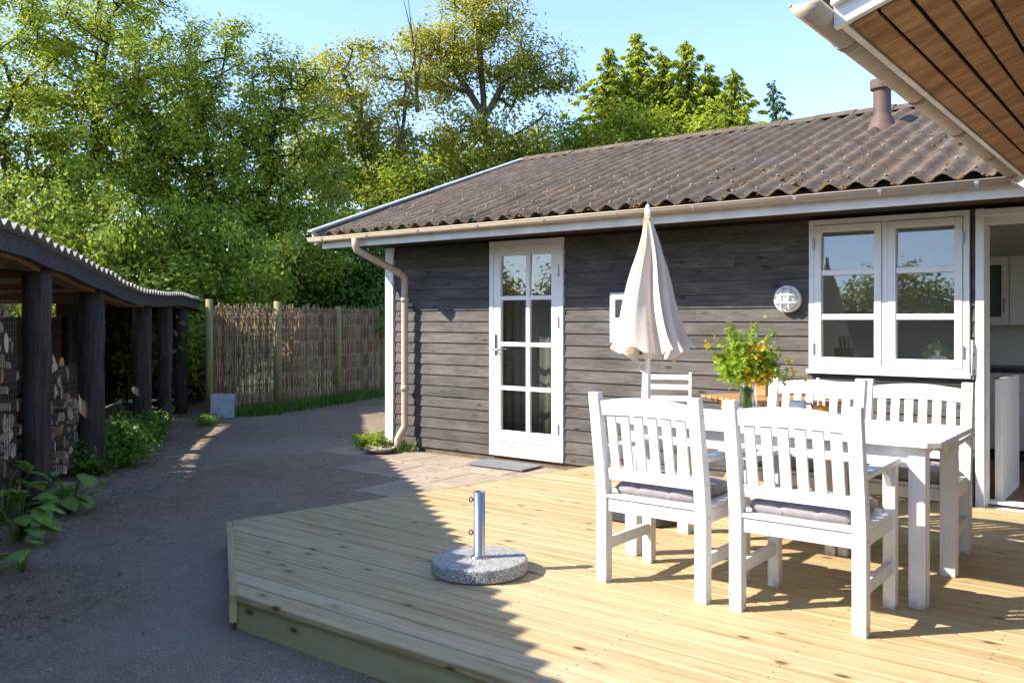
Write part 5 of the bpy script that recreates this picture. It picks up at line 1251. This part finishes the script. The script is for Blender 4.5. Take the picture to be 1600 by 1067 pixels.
for k in range(60):
    an = rng.uniform(0, 6.28); q = 0.16 * rng.random() ** .5; tip = (math.cos(an) * q, math.sin(an) * q, 0.20 + rng.uniform(0.0, .22) * (1 - .35 * q / .16))
    nk, tp = stem(tip); m = 44
    s_ = rng.uniform(.35, 1.08, (m, 1)); Pl.append(np.array(nk) + (np.array(tp) - np.array(nk)) * s_ + rng.standard_normal((m, 3)) * 0.022)
for k in range(16):                                # airy tall sprigs
    an = rng.uniform(0, 6.28); q = rng.uniform(.03, .17); tip = (math.cos(an) * q, math.sin(an) * q, rng.uniform(.40, .54)); nk, tp = stem(tip, .0018); m = 16
    s_ = rng.uniform(.55, 1.0, (m, 1)); Pl.append(np.array(nk) + (np.array(tp) - np.array(nk)) * s_ + rng.standard_normal((m, 3)) * 0.012)
rv = np.array([0.791, 0.612, 0])
for tip in ((rv * 0.30 + np.array([0, 0, 0.20])), (rv * 0.24 + np.array([0, 0, .25])), (rv * -0.22 + np.array([0, 0, .38])), (rv * -0.17 + np.array([0, 0, .33])), rv * .22 + np.array([0, 0, .30])):
    nk, tp = stem(tuple(tip), .0018); m = 14; s_ = rng.uniform(.55, 1.0, (m, 1)); Pl.append(np.array(nk) + (np.array(tp) - np.array(nk)) * s_ + rng.standard_normal((m, 3)) * 0.012); Pf.append(np.array(tp) + rng.standard_normal((9, 3)) * .012)
for k in range(34):
    an = rng.uniform(-1.4, 2.4); q = rng.uniform(.02, .14); c_ = rv * math.cos(an) * q + np.array([-.612, .791, 0]) * math.sin(an) * q * -1 + np.array([0, 0, rng.uniform(.18, .37)]); Pf.append(c_ + rng.standard_normal((14, 3)) * .013)
bm_obj('stems', bm, M['grass'], bq)
V_, F_ = leaf_quads(np.vstack(Pl), 0.038, rng, 0.5, 0.45); link('leaves', np_mesh('leaves', V_, F_, M['leaf_bouquet']), None, bq)
V_, F_ = leaf_quads(np.vstack(Pf), 0.020, rng, 0.4, 0.85); tag(link('flowers', np_mesh('flowers', V_, F_, M['petal']), None, bq), kind='stuff')
# mug and orange lidded jar
mug = empty('coffee_mug', (-1.70, 4.74, TT), 0, 'white mug with dark and orange pattern on the table', 'mug')
lathe('mug_body', [(0, 0), (0.036, 0), (0.043, 0.008), (0.046, 0.05), (0.046, 0.092), (0.042, 0.092), (0.041, 0.05), (0.038, 0.012), (0, 0.01)], M['mug'], mug, 28)
tube('mug_handle', [(0.044 * .791, 0.044 * .612, 0.075), (0.072 * .791, 0.072 * .612, 0.076), (0.080 * .791, 0.080 * .612, 0.052), (0.068 * .791, 0.068 * .612, 0.028), (0.044 * .791, 0.044 * .612, 0.024)], 0.006, M['bark_dark'], mug, 8)
jar = empty('lidded_jar', (-1.565, 4.70, TT), 0, 'small jar with orange knobbed lid beside the mug', 'jar')
lathe('jar_body', [(0, 0), (0.040, 0), (0.046, 0.012), (0.046, 0.045), (0.042, 0.05), (0, 0.05)], M['ceramic'], jar, 24)
lathe('jar_lid', [(0.047, 0.0502), (0.047, 0.057), (0.032, 0.072), (0.012, 0.078), (0.010, 0.086), (0.014, 0.094), (0.008, 0.102), (0, 0.103)], M['orange'], jar, 24)

# ------------------------------------------------------------------ closed parasol with its own foot
px_, py_ = -2.784, 5.03
par = empty('closed_parasol', (px_, py_, DZ), 0, 'closed cream canvas parasol standing in front of the dark wall', 'parasol')
tube('pole', [(0, 0, 0.05), (0, 0, 1.985)], 0.019, M['white'], par, 14)
def canvas():
    bm = bmesh.new(); n = 128; levels = 26; rings = []
    for k in range(levels + 1):
        s_ = k / levels; z = 1.955 - s_ * 0.90; rbase = 0.012 + 0.222 * (s_ ** 0.86)
        if s_ > 0.9: rbase *= 1 + 0.10 * (s_ - 0.9) / 0.1
        ring = []
        for q in range(n):
            a = 2 * math.pi * q / n; fold = math.cos(8 * a + 0.9 * math.sin(a * 2 + 1)) ; fold2 = math.cos(19 * a + 2.2 + 2 * s_)
            r_ = rbase * (0.80 + (0.26 * fold + 0.07 * fold2) * min(1, s_ * 2.6) ** .8) + 0.006 * mnoise.noise(Vector((math.cos(a) * 3, math.sin(a) * 3, s_ * 5)))
            zz_ = z + (0.035 * fold - 0.012 * math.cos(24 * a)) * max(0, (s_ - .72) / .28) ** 2 - 0.02 * math.cos(a * 3) * s_
            ring.append(bm.verts.new((0.03 * s_ + 0.01 * math.sin(s_ * 7) + r_ * math.cos(a + 0.25 * s_ * math.sin(5 * a)), r_ * math.sin(a + 0.25 * s_ * math.sin(5 * a)) * 0.92, zz_)))
        rings.append(ring)
    for a, b in zip(rings, rings[1:]):
        for q in range(n): bm.faces.new((a[q], a[(q + 1) % n], b[(q + 1) % n], b[q]))
    bm.faces.new(rings[0][::-1]); return bm
bm_obj('canopy', canvas(), M['canvas'], par, smooth=True)
lathe('finial', [(0, 2.02), (0.010, 2.012), (0.017, 1.995), (0.013, 1.975), (0.018, 1.962), (0.02, 1.94), (0, 1.938)], M['white'], par, 14)
for k in range(8):
    a = 2 * math.pi * k / 8; tube('rib', [(0.02 * math.cos(a), 0.02 * math.sin(a), 1.93), (0.11 * math.cos(a), 0.11 * math.sin(a), 1.12)], 0.006, M['teak'], par, 6)
lathe('runner', [(0.02, 1.02), (0.032, 1.02), (0.034, 1.07), (0.028, 1.10), (0.02, 1.10)], M['white'], par, 16)
tube('runner_ring', [(0.035 * math.cos(a) - 0.03, 0.0, 0.965 + 0.03 * math.sin(a)) for a in (2 * math.pi * k / 12 for k in range(13))], 0.004, M['white'], par, 6)
pf = empty('parasol_base', (px_, py_, DZ), 0, 'black plastic tank foot under the closed parasol', 'parasol base')
bm = bmesh.new(); prev = None
def srect(h, r, n=40): return [((abs(math.cos(a)) ** .35) * math.copysign(1, math.cos(a)) * h, (abs(math.sin(a)) ** .35) * math.copysign(1, math.sin(a)) * h) for a in (2 * math.pi * k / n for k in range(n))]
for h, z in ((0.235, 0.0), (0.258, 0.014), (0.258, 0.085), (0.235, 0.112), (0.10, 0.122)):
    cur = [bm.verts.new((x, y, z)) for x, y in srect(h, .05)]
    if prev:
        for q in range(40): bm.faces.new((prev[q], prev[(q + 1) % 40], cur[(q + 1) % 40], cur[q]))
    else: bm.faces.new(cur[::-1])
    prev = cur
bm.faces.new(prev); bm_obj('tank', bm, M['black_plastic'], pf, smooth=False)
lathe('socket', [(0.0195, 0.118), (0.05, 0.12), (0.042, 0.16), (0.034, 0.17), (0.034, 0.30), (0.0195, 0.30)], M['black_plastic'], pf, 20)

# granite parasol foot
gf = empty('granite_parasol_foot', (-2.85, 3.415, DZ), 0, 'round speckled granite parasol foot with empty steel tube', 'parasol base')
lathe('granite_disc', [(0, 0.006), (0.23, 0.006), (0.240, 0.008), (0.243, 0.013), (0.243, 0.018), (0.243, 0.060), (0.243, 0.066), (0.240, 0.071), (0.236, 0.073), (0.228, 0.0735), (0.05, 0.0735), (0, 0.0735)], M['granite'], gf, 72)
lathe('steel_tube', [(0.046, 0.0738), (0.046, 0.080), (0.034, 0.083), (0.0285, 0.088), (0.0285, 0.405), (0.0255, 0.405), (0.0255, 0.12), (0, 0.12)], M['steel'], gf, 40)
for z in (0.20, 0.365):
    k_ = empty('clamp_screw', (0, 0, 0), 0, parent=gf)
    L_ = -0.0285
    tube('screw', [(L_ * .791, L_ * .612, z), (L_ * 1.32 * .791, L_ * 1.32 * .612, z)], 0.005, M['black_plastic'], k_, 8)
    tube('screw_ring', [((L_ * 1.5 + 0.009 * math.cos(a)) * .791, (L_ * 1.5 + 0.009 * math.cos(a)) * .612, z + 0.012 * math.sin(a)) for a in (2 * math.pi * q / 10 for q in range(11))], 0.0032, M['black_plastic'], k_, 6)
for k in range(3):
    a = k * 2.09; lathe('foot_pad', [(0, 0), (0.02, 0), (0.02, 0.006), (0, 0.006)], M['black_plastic'], gf, 10, (0.18 * math.cos(a), 0.18 * math.sin(a), 0))

# ------------------------------------------------------------------ bistro table and folding chairs by the wall
bt = empty('bistro_table', (-2.37, 6.06, DZ), R(-28.7), 'small folding wooden slat table by the wall behind the white table', 'table')
for k in range(12):
    x0 = -0.42 + k * 0.07
    box('top_slat', x0 + .006, x0 + .064, -0.30, 0.30, 0.70, 0.72, M['teak'], bt, 0.003)
for s_ in (-1, 1):
    box('top_batten', -0.40, 0.40, s_ * .2 - .02, s_ * .2 + .02, 0.672, 0.6995, M['teak'], bt, 0.002)
    bar('leg', (-0.30, s_ * 0.24, 0.0), (0.28, s_ * 0.24, 0.675), 0.024, 0.045, M['teak'], bt, 0.002)
    bar('leg', (0.30, s_ * 0.21, 0.0), (-0.28, s_ * 0.21, 0.675), 0.024, 0.045, M['teak'], bt, 0.002)
bar('stretcher', (-0.20, -0.24, 0.12), (-0.20, 0.24, 0.12), 0.02, 0.03, M['teak'], bt)
bar('stretcher', (0.20, -0.21, 0.12), (0.20, 0.21, 0.12), 0.02, 0.03, M['teak'], bt)
bx_ = box('wooden_box', -2.52, -2.42, 6.10, 6.20, DZ + 0.7205, DZ + 0.84, M['teak'], None, 0.004); tag(bx_, 'small pale wooden box on the folding slat table behind the vase', 'box')
def folding_chair():
    c = empty('folding_chair', (0, 0, 0))
    W = M['chair_white']                         # faces +Y, back at -Y
    for s_ in (-1, 1):
        bar('back_leg', (s_ * 0.18, 0.20, 0.0), (s_ * 0.18, -0.16, 0.86), 0.022, 0.034, W, c, 0.003)
        bar('front_leg', (s_ * 0.155, -0.24, 0.0), (s_ * 0.155, 0.17, 0.44), 0.020, 0.03, W, c, 0.003)
    for z in (0.58, 0.665, 0.75, 0.825):
        y_ = 0.20 - 0.36 * z / 0.86 + 0.004
        bar('back_slat', (-0.169, y_, z), (0.169, y_, z), 0.012, 0.042, W, c, 0.002)
    for k in range(6): box('seat_slat', -0.143, 0.143, -0.13 + k * 0.062, -0.13 + k * 0.062 + 0.05, 0.44, 0.456, W, c, 0.002)
    for s_ in (-1, 1): box('seat_rail', s_ * .13 - .01, s_ * .13 + .01, -0.13, 0.21, 0.415, 0.4395, W, c, 0.002)
    return c
f1 = folding_chair(); f2 = copy_tree(f1)
f1.location = (-3.19, 6.05, DZ); f1.rotation_euler.z = R(205); tag(f1, 'white slatted folding chair left of the small wooden table', 'chair', 'folding chairs by the wall')
f2.location = (-1.89, 6.05, DZ); f2.rotation_euler.z = R(183); tag(f2, 'white slatted folding chair below the window behind the armchairs', 'chair', 'folding chairs by the wall')

# ------------------------------------------------------------------ kitchen furniture seen through door and window
def cab(name, label, x0, x1, y0, y1, z0, z1): 
    e = empty(name, ((x0 + x1) / 2, y0, z0), 0, label, 'cabinet', 'kitchen cabinets'); return e
e = cab('base_cabinet', 'white kitchen base cabinets with drawers under the dark worktop', -2.2, 1.2, 9.05, 9.7, IF, 1.0)
ox = e.location.x
box('carcass', -2.2 - ox, 1.2 - ox, 0.02, 0.62, 0.10, 0.80, M['cabinet'], e)
box('plinth', -2.2 - ox, 1.2 - ox, 0.06, 0.60, 0.0, 0.099, M['counter'], e)
box('worktop', -2.22 - ox, 1.22 - ox, -0.02, 0.65, 0.801, 0.838, M['counter'], e, 0.003)
x = -2.2
while x < 1.1:
    for z0, z1 in ((0.105, 0.36), (0.365, 0.61), (0.615, 0.795)):
        d_ = box('drawer_front', x + .004 - ox, x + .566 - ox, 0.0, 0.0195, z0 + .003, z1, M['cabinet'], e, 0.003)
        tube('handle', [(x + .2 - ox, -0.02, z1 - .05), (x + .36 - ox, -0.02, z1 - .05)], 0.006, M['steel'], e, 8)
    x += 0.57
e = cab('wall_cabinet', 'white kitchen wall cabinets, one with a glass door, seen through the doorway', -2.2, 1.2, 9.36, 9.7, 1.39, 2.06)
ox = e.location.x; x = -1.83; k = 0
box('carcass', -1.83 - ox, 1.2 - ox, 0.02, 0.34, 0.0, 0.65, M['cabinet'], e)
while x < 1.1:
    if k % 2 == 1:
        box('door_front', x + .004 - ox, x + .466 - ox, 0.0, 0.0195, 0.003, 0.647, M['cabinet'], e, 0.003)
    else:
        for a in ((x + .004, x + .08, 0.003, .647), (x + .405, x + .466, .003, .647), (x + .0805, x + .4045, .003, .08), (x + .0805, x + .4045, .57, .647)): box('door_frame', a[0] - ox, a[1] - ox, 0.0, 0.0195, a[2], a[3], M['cabinet'], e, 0.002)
        box('glass', x + .0805 - ox, x + .4045 - ox, 0.008, 0.012, .08, .57, M['counter'] if False else mat_simple('frosted_dark_glass', (0.06, 0.075, 0.06), (0.09, 0.10, 0.085), 3, rough=0.15, bump=0), e)
    tube('handle', [(x + .43 - ox, -0.02, .12), (x + .43 - ox, -0.02, .26)], 0.006, M['iron'], e, 8)
    x += 0.47; k += 1
hw_ = empty('half_wall', (-1.075, 7.0, IF), 0, 'low white panel just inside the kitchen doorway', 'panel')
box('panel', -0.022, 0.022, -0.06, 0.72, 0.0, 0.86, M['white'], hw_, 0.003)
b_ = empty('wine_bottle', (-1.02, 9.25, IF + 0.838), 0, 'dark wine bottle with red neck on the kitchen worktop', 'bottle')
lathe('bottle_body', [(0, 0), (0.036, 0), (0.038, 0.006), (0.038, 0.19), (0.033, 0.215), (0.016, 0.245), (0.0145, 0.26), (0.0145, 0.30), (0, 0.30)], M['bottle'], b_, 24)
lathe('foil', [(0.0152, 0.25), (0.0152, 0.303), (0, 0.304)], M['foil'], b_, 16)
# counter under the window with sink tap, knives and a cake dome
e = empty('window_counter', (-2.3, WY + 0.18, IF), 0, 'dark counter inside under the kitchen window', 'counter')
box('carcass', -1.0, 0.98, 0.0, 0.56, 0.0, 0.86, M['cabinet'], e); box('worktop', -1.02, 0.99, -0.005, 0.60, 0.861, 0.895, M['counter'], e, 0.003)
CT = IF + 0.895
tp_ = empty('kitchen_tap', (-1.93, WY + 0.32, CT), 0, 'steel kitchen tap behind the left casement', 'tap')
tube('spout', [(0, 0, 0), (0, 0, 0.24), (0.01, 0.02, 0.275), (0.03, 0.07, 0.285), (0.045, 0.11, 0.265), (0.047, 0.115, 0.23)], 0.011, M['steel'], tp_, 12); lathe('tap_base', [(0, 0), (0.025, 0), (0.022, 0.04), (0, 0.042)], M['steel'], tp_, 16)
kb = empty('knife_block', (-2.18, WY + 0.34, CT), 0, 'dark knife block with black handles behind the left casement', 'knife block')
box('block', -0.05, 0.05, -0.08, 0.08, 0, 0.16, M['bark_dark'], kb, 0.004)
for k in range(3): bar('knife_handle', (-0.03 + k * .03, 0.02, 0.155), (-0.03 + k * .03, -0.01, 0.25), 0.016, 0.022, M['black_plastic'], kb, 0.003)
dome = lathe('cake_dome', [(0.085, 0.0), (0.086, 0.05), (0.075, 0.09), (0.045, 0.115), (0.012, 0.122), (0.010, 0.13), (0.018, 0.14), (0.012, 0.152), (0, 0.154)], M['lamp_glass'], None, 24, (-1.50, WY + 0.33, CT))
tag(dome, 'small pale glass dome behind the right casement', 'dome')
